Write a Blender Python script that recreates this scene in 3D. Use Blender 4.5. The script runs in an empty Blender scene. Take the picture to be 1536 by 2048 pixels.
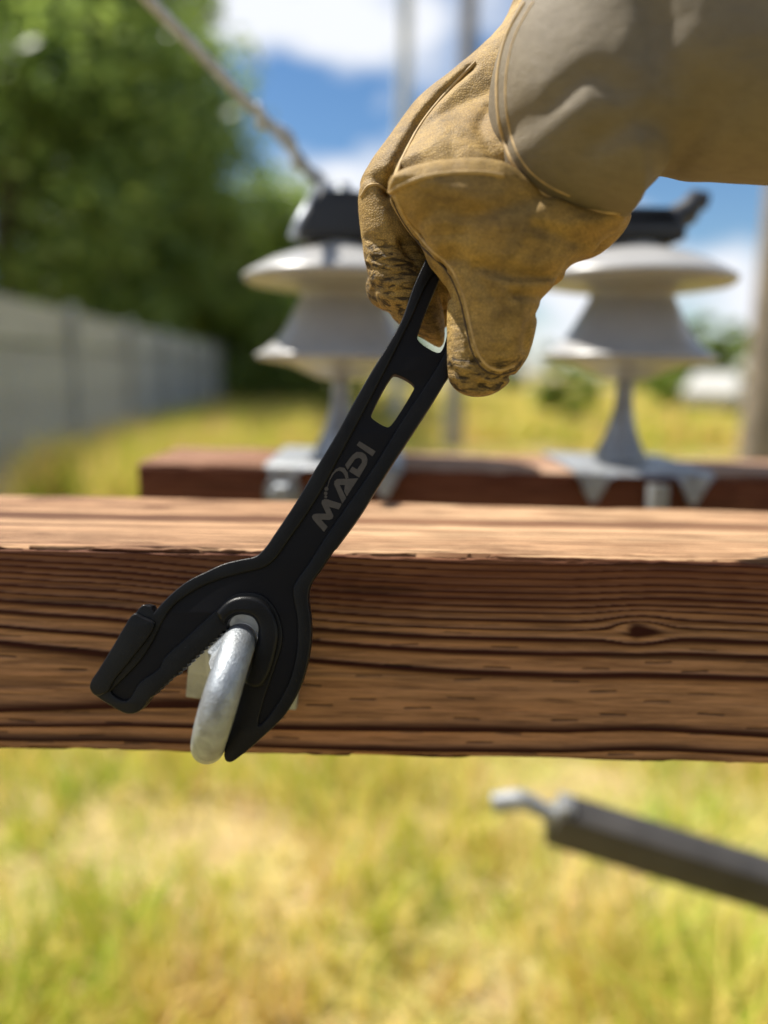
import bpy, bmesh, math, random
import numpy as np
from mathutils import Vector, Matrix
from mathutils.bvhtree import BVHTree

rng = np.random.default_rng(7)
random.seed(7)
R = math.radians
S = bpy.context.scene
COL = S.collection

# ------------------------------------------------------------------ camera
FPX = 1538.0                       # focal length in photograph pixels (1536 x 2048)
CAM_H = 1.30
PITCH, ROLL = R(10.46), R(1.25)
fwd = Vector((0, math.cos(PITCH), -math.sin(PITCH)))
up0 = Vector((0, math.sin(PITCH), math.cos(PITCH)))
rt0 = Vector((1, 0, 0))
cup = up0 * math.cos(ROLL) - rt0 * math.sin(ROLL)
crt = rt0 * math.cos(ROLL) + up0 * math.sin(ROLL)
CAMLOC = Vector((0, 0, CAM_H))
cam = bpy.data.cameras.new('camera')
camo = bpy.data.objects.new('camera', cam)
COL.objects.link(camo)
M3 = Matrix((crt, cup, -fwd)).transposed()
camo.matrix_world = Matrix.Translation(CAMLOC) @ M3.to_4x4()
cam.sensor_fit = 'VERTICAL'
cam.sensor_height = 36.0
cam.lens = FPX / 2048 * 36.0
cam.clip_start, cam.clip_end = 0.01, 3000
cam.dof.use_dof = True
cam.dof.focus_distance = 0.394
cam.dof.aperture_fstop = 2.05
cam.dof.aperture_blades = 0
S.camera = camo

# ------------------------------------------------------------------ light
SUN_TO = Vector((-0.56, 0.25, 1.0)).normalized()      # direction towards the sun
SUN_EL = math.asin(SUN_TO.z)
SUN_AZ = math.atan2(SUN_TO.x, SUN_TO.y)
W = bpy.data.worlds.new('World'); S.world = W; W.use_nodes = True
wn, wl = W.node_tree.nodes, W.node_tree.links
wn.clear()
wo = wn.new('ShaderNodeOutputWorld'); bg = wn.new('ShaderNodeBackground')
sky = wn.new('ShaderNodeTexSky'); sky.sky_type = 'NISHITA'; sky.sun_disc = False
sky.sun_elevation = SUN_EL; sky.sun_rotation = SUN_AZ
sky.air_density = 1.0; sky.dust_density = 0.4; sky.ozone_density = 2.2
SKY_STRENGTH = 0.05
bg.inputs['Strength'].default_value = SKY_STRENGTH
tc = wn.new('ShaderNodeTexCoord'); mp = wn.new('ShaderNodeMapping')
mp.inputs['Location'].default_value = (0.35, 1.9, 0.55)
mp.inputs['Scale'].default_value = (1.0, 1.0, 1.9)
nz = wn.new('ShaderNodeTexNoise'); nz.inputs['Scale'].default_value = 3.1
nz.inputs['Detail'].default_value = 7; nz.inputs['Roughness'].default_value = 0.52
rp = wn.new('ShaderNodeValToRGB')
rp.color_ramp.elements[0].position = 0.48; rp.color_ramp.elements[0].color = (0, 0, 0, 1)
rp.color_ramp.elements[1].position = 0.58; rp.color_ramp.elements[1].color = (1, 1, 1, 1)
mixc = wn.new('ShaderNodeMix'); mixc.data_type = 'RGBA'
hs = wn.new('ShaderNodeHueSaturation'); hs.inputs['Saturation'].default_value = 1.22; hs.inputs['Value'].default_value = 1.2
wl.new(tc.outputs['Generated'], mp.inputs['Vector']); wl.new(mp.outputs[0], nz.inputs['Vector'])
wl.new(nz.outputs['Fac'], rp.inputs['Fac'])
wl.new(sky.outputs[0], hs.inputs['Color'])
wl.new(rp.outputs['Color'], mixc.inputs['Factor'])
wl.new(hs.outputs[0], mixc.inputs['A'])
mixc.inputs['B'].default_value = (9.6, 9.9, 10.6, 1)
wl.new(mixc.outputs['Result'], bg.inputs['Color']); wl.new(bg.outputs[0], wo.inputs['Surface'])

sun = bpy.data.lights.new('sun', 'SUN'); suno = bpy.data.objects.new('sun', sun)
COL.objects.link(suno)
sun.energy = 5.0; sun.angle = R(0.53); sun.color = (1.0, 0.95, 0.86)
suno.rotation_euler = SUN_TO.to_track_quat('Z', 'Y').to_euler()
suno.location = (0, 0, 6)

S.view_settings.view_transform = 'Standard'; S.view_settings.look = 'None'
S.view_settings.exposure = 1.0; S.view_settings.gamma = 1.0
S.view_settings.use_curve_mapping = False
S.render.engine = 'CYCLES'
S.cycles.use_denoising = True
try: S.cycles.denoiser = 'OPENIMAGEDENOISE'
except Exception: pass
S.cycles.max_bounces = 6
S.cycles.use_adaptive_sampling = True
S.cycles.adaptive_threshold = 0.015

# ------------------------------------------------------------------ helpers
def PD(px, py, d):
    """photo pixel at camera-axis depth d -> world point"""
    return CAMLOC + (fwd + crt * ((px - 768) / FPX) + cup * ((1024 - py) / FPX)) * d
def PY(px, py, Y):
    """photo pixel on the vertical plane y = Y -> world point"""
    v = fwd + crt * ((px - 768) / FPX) + cup * ((1024 - py) / FPX)
    return CAMLOC + v * (Y / v.y)
def cam2world(P):
    """(n,3) array in camera frame (right, up, depth) -> world"""
    P = np.asarray(P, float)
    B = np.array([list(crt), list(cup), list(fwd)])
    return P @ B + np.array(CAMLOC)
def C3(px, py, d):
    return np.array([(px - 768) / FPX * d, (1024 - py) / FPX * d, d])

def tag(o, label=None, cat=None, group=None, kind=None):
    if label: o['label'] = label
    if cat: o['category'] = cat
    if group: o['group'] = group
    if kind: o['kind'] = kind
    return o
def empty(name, loc):
    o = bpy.data.objects.new(name, None); COL.objects.link(o)
    o.location = loc; o.empty_display_size = 0.02
    return o
def link(name, me, parent=None, mat=None, smooth=True):
    o = bpy.data.objects.new(name, me); COL.objects.link(o)
    if mat is not None: me.materials.append(mat)
    if smooth: me.polygons.foreach_set('use_smooth', [True] * len(me.polygons))
    if parent is not None:
        o.parent = parent
        w = Matrix.Identity(4); q = parent
        chain = []
        while q is not None: chain.append(q); q = q.parent
        for q in reversed(chain): w = w @ q.matrix_parent_inverse @ q.matrix_basis
        o.matrix_parent_inverse = w.inverted()
    return o
def mesh(name, V, F):
    me = bpy.data.meshes.new(name); me.from_pydata([tuple(map(float, v)) for v in V], [], [tuple(map(int, f)) for f in F]); me.update()
    return me
def fastmesh(name, V, Q):
    """V (n,3) float, Q (m,k) int faces, all the same size"""
    V = np.asarray(V, np.float32); Q = np.asarray(Q, np.int32); k = Q.shape[1]
    me = bpy.data.meshes.new(name)
    me.vertices.add(len(V)); me.vertices.foreach_set('co', V.ravel())
    me.loops.add(Q.size); me.loops.foreach_set('vertex_index', Q.ravel())
    me.polygons.add(len(Q)); me.polygons.foreach_set('loop_start', np.arange(0, Q.size, k, dtype=np.int32))
    me.polygons.foreach_set('loop_total', np.full(len(Q), k, np.int32))
    me.update(calc_edges=True); me.validate()
    return me
def auto_smooth(o, ang=35):
    me = o.data
    bm = bmesh.new(); bm.from_mesh(me)
    for e in bm.edges:
        if len(e.link_faces) == 2 and e.calc_face_angle(0) > R(ang): e.smooth = False
    bm.to_mesh(me); bm.free()
    me.polygons.foreach_set('use_smooth', [True] * len(me.polygons))

class MB:
    def __init__(s): s.V = []; s.F = []
    def add(s, V, F):
        n = len(s.V); s.V += [tuple(v) for v in V]; s.F += [tuple(i + n for i in f) for f in F]
    def box(s, c, size, rot=None, bevel=0):
        bm = bmesh.new(); bmesh.ops.create_cube(bm, size=1)
        for v in bm.verts: v.co = Vector((v.co.x * size[0], v.co.y * size[1], v.co.z * size[2]))
        if bevel: bmesh.ops.bevel(bm, geom=bm.edges[:], offset=bevel, segments=2, affect='EDGES', profile=0.5)
        Mx = Matrix.Translation(Vector(c)) @ (rot.to_4x4() if rot is not None else Matrix.Identity(4))
        s.add([Mx @ v.co for v in bm.verts], [[v.index for v in f.verts] for f in bm.faces] if not bm.verts.index_update() else [])
        bm.free()
    def tube(s, pts, rad, seg=10, caps=True, closed=False):
        pts = [Vector(p) for p in pts]; n = len(pts)
        rr = rad if hasattr(rad, '__len__') else [rad] * n
        V = []; F = []
        t0 = (pts[1] - pts[0]).normalized()
        u = t0.orthogonal().normalized()
        for i in range(n):
            if closed: t = (pts[(i + 1) % n] - pts[i - 1]).normalized()
            else: t = (pts[min(i + 1, n - 1)] - pts[max(i - 1, 0)]).normalized()
            u = (u - t * u.dot(t)).normalized(); w = t.cross(u)
            for k in range(seg):
                a = 2 * math.pi * k / seg
                V.append(pts[i] + (u * math.cos(a) + w * math.sin(a)) * rr[i])
        for i in range(n - (0 if closed else 1)):
            j = (i + 1) % n
            for k in range(seg):
                l = (k + 1) % seg
                F.append((i * seg + k, i * seg + l, j * seg + l, j * seg + k))
        if caps and not closed:
            F.append(tuple(range(seg - 1, -1, -1))); F.append(tuple((n - 1) * seg + k for k in range(seg)))
        s.add(V, F)
    def lathe(s, prof, seg=48, M=None):
        V = []; F = []; n = len(prof)
        for r, z in prof:
            for k in range(seg):
                a = 2 * math.pi * k / seg
                v = Vector((r * math.cos(a), r * math.sin(a), z)); V.append(M @ v if M is not None else v)
        for i in range(n - 1):
            for k in range(seg):
                l = (k + 1) % seg
                F.append((i * seg + k, i * seg + l, (i + 1) * seg + l, (i + 1) * seg + k))
        if prof[0][0] > 1e-6: F.append(tuple(range(seg - 1, -1, -1)))
        if prof[-1][0] > 1e-6: F.append(tuple((n - 1) * seg + k for k in range(seg)))
        s.add(V, F)
    def build(s, name, mat, parent=None, smooth=True, ang=40):
        o = link(name, mesh(name, s.V, s.F), parent, mat, smooth)
        if smooth and ang: auto_smooth(o, ang)
        return o

def catmull(P, n=6, closed=True, corner=()):
    """dense smooth polyline through P; indices in corner stay sharp"""
    P = [np.asarray(p, float) for p in P]; m = len(P); out = []
    for i in range(m if closed else m - 1):
        p1, p2 = P[i], P[(i + 1) % m]
        p0 = P[i - 1] if (closed or i > 0) else p1
        p3 = P[(i + 2) % m] if (closed or i + 2 < m) else p2
        if i in corner: p0 = p1
        if (i + 1) % m in corner: p3 = p2
        L01, L12, L23 = (max(np.linalg.norm(b - a), 1e-9) ** 0.5 for a, b in ((p0, p1), (p1, p2), (p2, p3)))
        for k in range(n):
            t = k / n
            # centripetal tangents
            m1 = (p2 - p1) * 1.0; m2 = (p2 - p1) * 1.0
            if L01 > 1e-4: m1 = ((p1 - p0) / L01 - (p2 - p0) / (L01 + L12) + (p2 - p1) / L12) * L12
            if L23 > 1e-4: m2 = ((p2 - p1) / L12 - (p3 - p1) / (L12 + L23) + (p3 - p2) / L23) * L12
            h = t * t * (3 - 2 * t)
            out.append((2 * t**3 - 3 * t**2 + 1) * p1 + (t**3 - 2 * t**2 + t) * m1 + (3 * t**2 - 2 * t**3) * p2 + (t**3 - t**2) * m2)
    if not closed: out.append(P[-1])
    return np.array(out)

# value noise in numpy
_perm = rng.random(4096)
def vnoise(x, y, z=0.0):
    x, y = np.broadcast_arrays(np.asarray(x, float), np.asarray(y, float))
    xi = np.floor(x).astype(int); yi = np.floor(y).astype(int); xf = x - xi; yf = y - yi
    xf = xf * xf * (3 - 2 * xf); yf = yf * yf * (3 - 2 * yf); s = int(z * 977)
    h = lambda a, b: _perm[(a * 73 + b * 1327 + s * 31 + ((a * b) % 97) * 7) % 4096]
    return (h(xi, yi) * (1 - xf) + h(xi + 1, yi) * xf) * (1 - yf) + (h(xi, yi + 1) * (1 - xf) + h(xi + 1, yi + 1) * xf) * yf
def fbm(x, y, z=0.0, o=4):
    t = 0; a = 0.5; f = 1
    for i in range(o): t = t + a * vnoise(x * f, y * f, z + i * 0.37); a *= 0.5; f *= 2
    return t
def sstep(a, b, x):
    t = np.clip((x - a) / (b - a), 0, 1); return t * t * (3 - 2 * t)

# ------------------------------------------------------------------ materials
class NT:
    def __init__(s, name):
        s.m = bpy.data.materials.new(name); s.m.use_nodes = True
        s.n = s.m.node_tree.nodes; s.l = s.m.node_tree.links
        s.b = s.n['Principled BSDF']; s.out = s.n['Material Output']
    def node(s, t, **kw):
        x = s.n.new(t)
        for k, v in kw.items():
            if k in x.inputs: x.inputs[k].default_value = v
            else: setattr(x, k, v)
        return x
    def tex(s, kind='Noise', scale=10, detail=4, rough=0.5, stretch=(1, 1, 1), coord='Object', dist=0):
        c = s.node('ShaderNodeTexCoord'); m = s.node('ShaderNodeMapping'); m.inputs['Scale'].default_value = stretch
        s.l.new(c.outputs[coord], m.inputs['Vector'])
        t = s.node('ShaderNodeTex' + kind); t.inputs['Scale'].default_value = scale
        if kind == 'Noise':
            t.inputs['Detail'].default_value = detail; t.inputs['Roughness'].default_value = rough; t.inputs['Distortion'].default_value = dist
        s.l.new(m.outputs[0], t.inputs['Vector'])
        return t
    def ramp(s, fac, stops):
        r = s.node('ShaderNodeValToRGB'); e = r.color_ramp.elements
        while len(e) < len(stops): e.new(0.5)
        for i, (p, c) in enumerate(stops): e[i].position = p; e[i].color = (*c, 1) if len(c) == 3 else c
        s.l.new(fac, r.inputs['Fac']); return r.outputs['Color']
    def mix(s, fac, a, b, blend='MIX'):
        x = s.node('ShaderNodeMix'); x.data_type = 'RGBA'; x.blend_type = blend
        for sock, v in (('Factor', fac), ('A', a), ('B', b)):
            if hasattr(v, 'links'): s.l.new(v, x.inputs[sock])
            else: x.inputs[sock].default_value = v if sock == 'Factor' else (*v, 1)
        return x.outputs['Result']
    def bump(s, h, strength=0.3, dist=0.001, prev=None):
        b = s.node('ShaderNodeBump'); b.inputs['Strength'].default_value = strength; b.inputs['Distance'].default_value = dist
        s.l.new(h, b.inputs['Height'])
        if prev is not None: s.l.new(prev, b.inputs['Normal'])
        s.l.new(b.outputs[0], s.b.inputs['Normal']); return b.outputs[0]
    def col(s, v):
        if hasattr(v, 'links'): s.l.new(v, s.b.inputs['Base Color'])
        else: s.b.inputs['Base Color'].default_value = (*v, 1)
    def set(s, **kw):
        for k, v in kw.items():
            k = k.replace('_', ' ')
            if hasattr(v, 'links'): s.l.new(v, s.b.inputs[k])
            else: s.b.inputs[k].default_value = v
        return s.m

def plain(name, c, rough=0.6, metal=0.0, var=0.25, scale=30, bump=0.0, bscale=200, bdist=0.0005):
    t = NT(name)
    n = t.tex(scale=scale, detail=5)
    lo = tuple(max(0, x * (1 - var)) for x in c); hi = tuple(x * (1 + var) for x in c)
    t.col(t.ramp(n.outputs['Fac'], [(0.3, lo), (0.7, hi)]))
    if bump:
        b = t.tex(scale=bscale, detail=3); t.bump(b.outputs['Fac'], bump, bdist)
    return t.set(Roughness=rough, Metallic=metal)

# wood: grain comes with the mesh (attributes 'grain', 'cut')
def wood_mat(name, light, dark, tint, tint2):
    t = NT(name)
    a = t.node('ShaderNodeAttribute', attribute_name='grain'); c = t.node('ShaderNodeAttribute', attribute_name='cut')
    fib = t.tex(scale=60, detail=6, rough=0.65, stretch=(0.06, 1, 1))
    big = t.tex(scale=9, detail=3, stretch=(0.25, 1, 1))
    fine = t.tex(scale=420, detail=4, rough=0.7, stretch=(0.05, 1, 1))
    lo = t.mix(big.outputs['Fac'], light, tint)
    lo2 = t.mix(t.ramp(fib.outputs['Fac'], [(0.40, (0, 0, 0)), (0.75, (0.7, 0.7, 0.7))]), lo, tuple(x * 0.62 for x in light))
    tl = t.node('ShaderNodeAttribute', attribute_name='top_light')
    lo2 = t.mix(tl.outputs['Fac'], lo2, tint2)  # pale tone on upward faces, sunlight put into the wood colour
    dk = t.mix(tl.outputs['Fac'], dark, (0.30, 0.155, 0.080))
    base = t.mix(a.outputs['Fac'], lo2, dk)
    base = t.mix(t.ramp(fine.outputs['Fac'], [(0.35, (0.55, 0.55, 0.55)), (0.62, (0, 0, 0))]), base, tuple(x * 0.5 for x in dark))
    st = t.node('ShaderNodeAttribute', attribute_name='upper_red')
    base = t.mix(st.outputs['Fac'], base, (0.085, 0.023, 0.012))
    cm_ = t.node('ShaderNodeMath', operation='MULTIPLY'); t.l.new(c.outputs['Fac'], cm_.inputs[0]); cm_.inputs[1].default_value = 0.75
    base = t.mix(cm_.outputs[0], base, (0.022, 0.010, 0.006))
    t.col(base)
    n1 = t.bump(fine.outputs['Fac'], 0.5, 0.0006)
    t.bump(fib.outputs['Fac'], 0.4, 0.001, n1)
    return t.set(Roughness=0.78, Specular_IOR_Level=0.15)
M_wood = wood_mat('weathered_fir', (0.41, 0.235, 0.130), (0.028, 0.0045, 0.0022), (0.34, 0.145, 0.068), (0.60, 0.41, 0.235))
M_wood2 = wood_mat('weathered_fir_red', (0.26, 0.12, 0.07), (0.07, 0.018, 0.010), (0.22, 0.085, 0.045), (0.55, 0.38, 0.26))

def galv(name='galvanised_steel', c=(0.50, 0.51, 0.51), metal=0.75, rough=0.5, sc=1.0):
    t = NT(name)
    v = t.tex('Voronoi', scale=160 * sc); n = t.tex(scale=55 * sc, detail=6, rough=0.65); f = t.tex(scale=900 * sc, detail=3)
    sp = t.ramp(v.outputs['Color'], [(0.2, tuple(x * 0.82 for x in c)), (0.8, tuple(min(1, x * 1.12) for x in c))])
    t.col(t.mix(t.ramp(n.outputs['Fac'], [(0.46, (0, 0, 0)), (0.74, (0.85, 0.85, 0.85))]), sp, (0.15, 0.145, 0.135)))
    rr = t.ramp(n.outputs['Fac'], [(0.3, (rough - 0.12,) * 3), (0.7, (rough + 0.15,) * 3)])
    t.set(Roughness=rr, Metallic=metal)
    p = t.bump(n.outputs['Fac'], 0.35, 0.0010); t.bump(f.outputs['Fac'], 0.8, 0.0006, p)
    return t.m
M_galv = galv(c=(0.30, 0.325, 0.35), metal=0.55, rough=0.45)
M_galv2 = galv('galvanised_dull', (0.33, 0.345, 0.36), 0.55, 0.5, 0.5)

t = NT('black_cast')
g = t.tex(scale=1300, detail=2, rough=0.6); g2 = t.tex(scale=60, detail=4)
fl = t.tex(scale=2300, detail=1)
t.col(t.mix(t.ramp(fl.outputs['Fac'], [(0.80, (0, 0, 0)), (0.84, (1, 1, 1))]), t.ramp(g2.outputs['Fac'], [(0.3, (0.004, 0.004, 0.0045)), (0.75, (0.009, 0.009, 0.0095))]), (0.16, 0.15, 0.14)))
t.bump(g.outputs['Fac'], 0.5, 0.0003)
M_black = t.set(Roughness=0.34, Specular_IOR_Level=0.18)
t = NT('black_cast_flat')
g = t.tex(scale=1500, detail=2); t.col((0.006, 0.006, 0.008)); t.bump(g.outputs['Fac'], 0.12, 0.0002)
M_black_flat = t.set(Roughness=0.5, Specular_IOR_Level=0.12)
M_letter = plain('etched_lettering', (0.058, 0.050, 0.044), 0.55, 0.2, 0.15, 400)
M_polymer = plain('black_polymer', (0.008, 0.009, 0.013), 0.5, 0, 0.2, 40, 0.1, 300)

t = NT('porcelain')
n = t.tex(scale=14, detail=4)
t.col(t.ramp(n.outputs['Fac'], [(0.3, (0.26, 0.255, 0.25)), (0.75, (0.33, 0.325, 0.315))]))
M_porc = t.set(Roughness=0.34)

def leather(name, c1, c2, dirt, grain=700, bump=0.7, dirt_amt=0.75):
    t = NT(name)
    big = t.tex(scale=26, detail=7, rough=0.62); mid = t.tex(scale=48, detail=9, rough=0.75, dist=0.4)
    v = t.tex('Voronoi', scale=grain); v.feature = 'DISTANCE_TO_EDGE'
    wr = t.node('ShaderNodeAttribute', attribute_name='wrinkle')
    ori = t.tex(scale=230, detail=4, rough=0.6, stretch=(0.35, 1, 1.6), dist=0.6)
    base = t.ramp(big.outputs['Fac'], [(0.3, c2), (0.68, c1)])
    dm = t.ramp(mid.outputs['Fac'], [(0.44, (0, 0, 0)), (0.76, (dirt_amt,) * 3)])
    base = t.mix(dm, base, dirt)
    # dark dirt sits in the fine grain
    gm = t.ramp(v.outputs['Distance'], [(0.0, (0.45, 0.45, 0.45)), (0.14, (0, 0, 0))])
    base = t.mix(gm, base, tuple(x * 0.6 for x in dirt))
    wm = t.node('ShaderNodeMath', operation='MULTIPLY'); t.l.new(wr.outputs['Fac'], wm.inputs[0])
    t.l.new(t.ramp(ori.outputs['Fac'], [(0.40, (1, 1, 1)), (0.52, (0, 0, 0))]), wm.inputs[1])
    base = t.mix(wm.outputs[0], base, tuple(x * 0.5 for x in dirt))
    t.col(base)
    p = t.bump(t.ramp(v.outputs['Distance'], [(0, (0, 0, 0)), (0.25, (1, 1, 1))]), bump * 0.6, 0.0003)
    p = t.bump(mid.outputs['Fac'], bump, 0.0012, p)
    om = t.node('ShaderNodeMath', operation='MULTIPLY'); t.l.new(wr.outputs['Fac'], om.inputs[0]); t.l.new(ori.outputs['Fac'], om.inputs[1])
    t.bump(om.outputs[0], 0.9, 0.003, p)
    return t.set(Roughness=0.66, Specular_IOR_Level=0.25)
M_glove = leather('tan_leather', (0.42, 0.275, 0.082), (0.26, 0.16, 0.047), (0.075, 0.049, 0.022), dirt_amt=0.95)
M_cuff = leather('grey_tan_suede', (0.195, 0.158, 0.102), (0.15, 0.120, 0.078), (0.11, 0.088, 0.060), 1800, 0.5, 0.35)
M_welt = plain('leather_welt', (0.36, 0.24, 0.095), 0.7, 0, 0.3, 200, 0.3, 900)
M_sleeve = plain('canvas_sleeve', (0.16, 0.14, 0.10), 0.85, 0, 0.2, 60, 0.3, 700)

# ------------------------------------------------------------------ ground, meadow
def ground_mat():
    t = NT('meadow_soil')
    a = t.tex(scale=0.55, detail=6, rough=0.6); b = t.tex(scale=4.0, detail=6, rough=0.65); c = t.tex(scale=40, detail=4)
    g = t.ramp(a.outputs['Fac'], [(0.30, (0.30, 0.235, 0.065)), (0.45, (0.40, 0.31, 0.11)), (0.56, (0.27, 0.285, 0.035)), (0.72, (0.17, 0.24, 0.02))])
    g = t.mix(t.ramp(b.outputs['Fac'], [(0.38, (0, 0, 0)), (0.66, (0.9, 0.9, 0.9))]), g, (0.42, 0.295, 0.15))
    g = t.mix(t.ramp(c.outputs['Fac'], [(0.35, (0.6, 0.6, 0.6)), (0.6, (0, 0, 0))]), g, (0.13, 0.10, 0.03))
    t.col(g); t.bump(c.outputs['Fac'], 0.6, 0.03)
    return t.set(Roughness=0.95)
n = 60
gx = np.sign(np.linspace(-1, 1, n)) * np.abs(np.linspace(-1, 1, n)) ** 3 * 1200
gy = -40 + np.linspace(0, 1, n) ** 3 * 1400
GX, GY = np.meshgrid(gx, gy)
GZ = (fbm(GX * 0.15, GY * 0.15) - 0.45) * 0.10
V = np.stack([GX, GY, GZ], -1).reshape(-1, 3)
idx = np.arange(n * n).reshape(n, n)
Q = np.stack([idx[:-1, :-1], idx[:-1, 1:], idx[1:, 1:], idx[1:, :-1]], -1).reshape(-1, 4)
o = link('ground', fastmesh('ground', V, Q), None, ground_mat()); tag(o, 'dry yellow green meadow ground', 'ground', kind='structure')

def grass_mat():
    t = NT('grass_blades')
    geo = t.node('ShaderNodeNewGeometry')
    a = t.tex(scale=1.7, detail=4, rough=0.6)
    m = t.node('ShaderNodeMath', operation='MULTIPLY_ADD'); t.l.new(geo.outputs['Random Per Island'], m.inputs[0])
    m.inputs[1].default_value = 0.55; 
    sub = t.node('ShaderNodeMath', operation='SUBTRACT'); t.l.new(a.outputs['Fac'], sub.inputs[0]); sub.inputs[1].default_value = 0.365
    gn = t.node('ShaderNodeMath', operation='MULTIPLY'); t.l.new(sub.outputs[0], gn.inputs[0]); gn.inputs[1].default_value = 1.5; sub = gn
    t.l.new(sub.outputs[0], m.inputs[2])
    c = t.ramp(m.outputs[0], [(0.14, (0.70, 0.47, 0.22)), (0.32, (0.68, 0.52, 0.15)), (0.50, (0.64, 0.54, 0.10)), (0.66, (0.42, 0.47, 0.04)), (0.88, (0.24, 0.38, 0.02))])
    t.col(c)
    tr = t.node('ShaderNodeBsdfTranslucent'); t.l.new(c, tr.inputs['Color'])
    mx = t.node('ShaderNodeMixShader'); mx.inputs[0].default_value = 0.35
    t.set(Roughness=0.6)
    t.l.new(t.b.outputs[0], mx.inputs[1]); t.l.new(tr.outputs[0], mx.inputs[2]); t.l.new(mx.outputs[0], t.out.inputs['Surface'])
    return t.m
def blades(P, h, w, lean):
    n = len(P); a = rng.random(n) * 2 * np.pi; b = rng.random(n) * 2 * np.pi
    s = np.stack([np.cos(a), np.sin(a), 0 * a], 1) * w[:, None]
    ln = np.stack([np.cos(b), np.sin(b), 0 * b], 1) * (h * lean)[:, None]
    z = np.array([0, 0, 1.0])
    p0 = P - s; p1 = P + s; mid = P + ln * 0.35 + z * (h * 0.6)[:, None]
    p2 = mid + s * 0.7; p3 = mid - s * 0.7; tip = P + ln + z * h[:, None]
    V = np.stack([p0, p1, p2, p3, tip], 1).reshape(-1, 3); k = np.arange(n)[:, None] * 5
    T = np.concatenate([k + [0, 1, 2], k + [0, 2, 3], k + [3, 2, 4]]).reshape(-1, 3)
    return V, T
def scatter(n, y0, y1, spread=0.75, pw=1.6):
    y = y0 + (y1 - y0) * rng.random(n) ** pw
    x = (rng.random(n) * 2 - 1) * (y * spread + 1.0)
    return x, y
x, y = scatter(120000, 0.9, 16)
dens = fbm(x * 1.6, y * 1.6, 0.3)
keep = rng.random(len(x)) < np.clip((dens - 0.22) * 3, 0.25, 1)
x, y = x[keep], y[keep]; dens = dens[keep]
z = (fbm(x * 0.15, y * 0.15) - 0.45) * 0.10 - 0.01
h = (0.05 + 0.16 * rng.random(len(x)) ** 1.5) * (0.25 + 3.2 * dens ** 2); w = 0.002 + 0.004 * rng.random(len(x)); w *= (1 + y * 0.08)
V, T = blades(np.stack([x, y, z], 1), h, w, 0.2 + rng.random(len(x)) * 0.9)
xf_, yf_ = scatter(60000, 14, 60, 0.7, 1.4)
Vf, Tf = blades(np.stack([xf_, yf_, xf_ * 0 - 0.02], 1), (0.12 + 0.3 * rng.random(len(xf_))) * (0.3 + 2.5 * fbm(xf_ * 0.5, yf_ * 0.5, 0.7) ** 2), 0.02 + 0.03 * rng.random(len(xf_)), 0.2 + 0.7 * rng.random(len(xf_)))
T = np.concatenate([T, Tf + len(V)]); V = np.concatenate([V, Vf])
xt, yt = [], []
for k in range(190):                                   # taller weeds along the fence foot
    fy = 5.2 + 11 * random.random(); fx = -2.95 - (fy - 5) * 0.094 + 0.25 + 2.2 * random.random()
    m = 60; xt += list(fx + rng.normal(0, 0.12, m)); yt += list(fy + rng.normal(0, 0.15, m))
xt, yt = np.array(xt), np.array(yt)
V2, T2 = blades(np.stack([xt, yt, xt * 0 - 0.01], 1), 0.35 + 0.45 * rng.random(len(xt)), 0.008 + 0.010 * rng.random(len(xt)), 0.15 + 0.4 * rng.random(len(xt)))
o = link('meadow_grass', fastmesh('meadow_grass', np.concatenate([V, V2]), np.concatenate([T, T2 + len(V)])), None, grass_mat(), smooth=False)
tag(o, 'sunlit dry and green meadow grass covering the ground', 'grass', kind='stuff')

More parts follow.
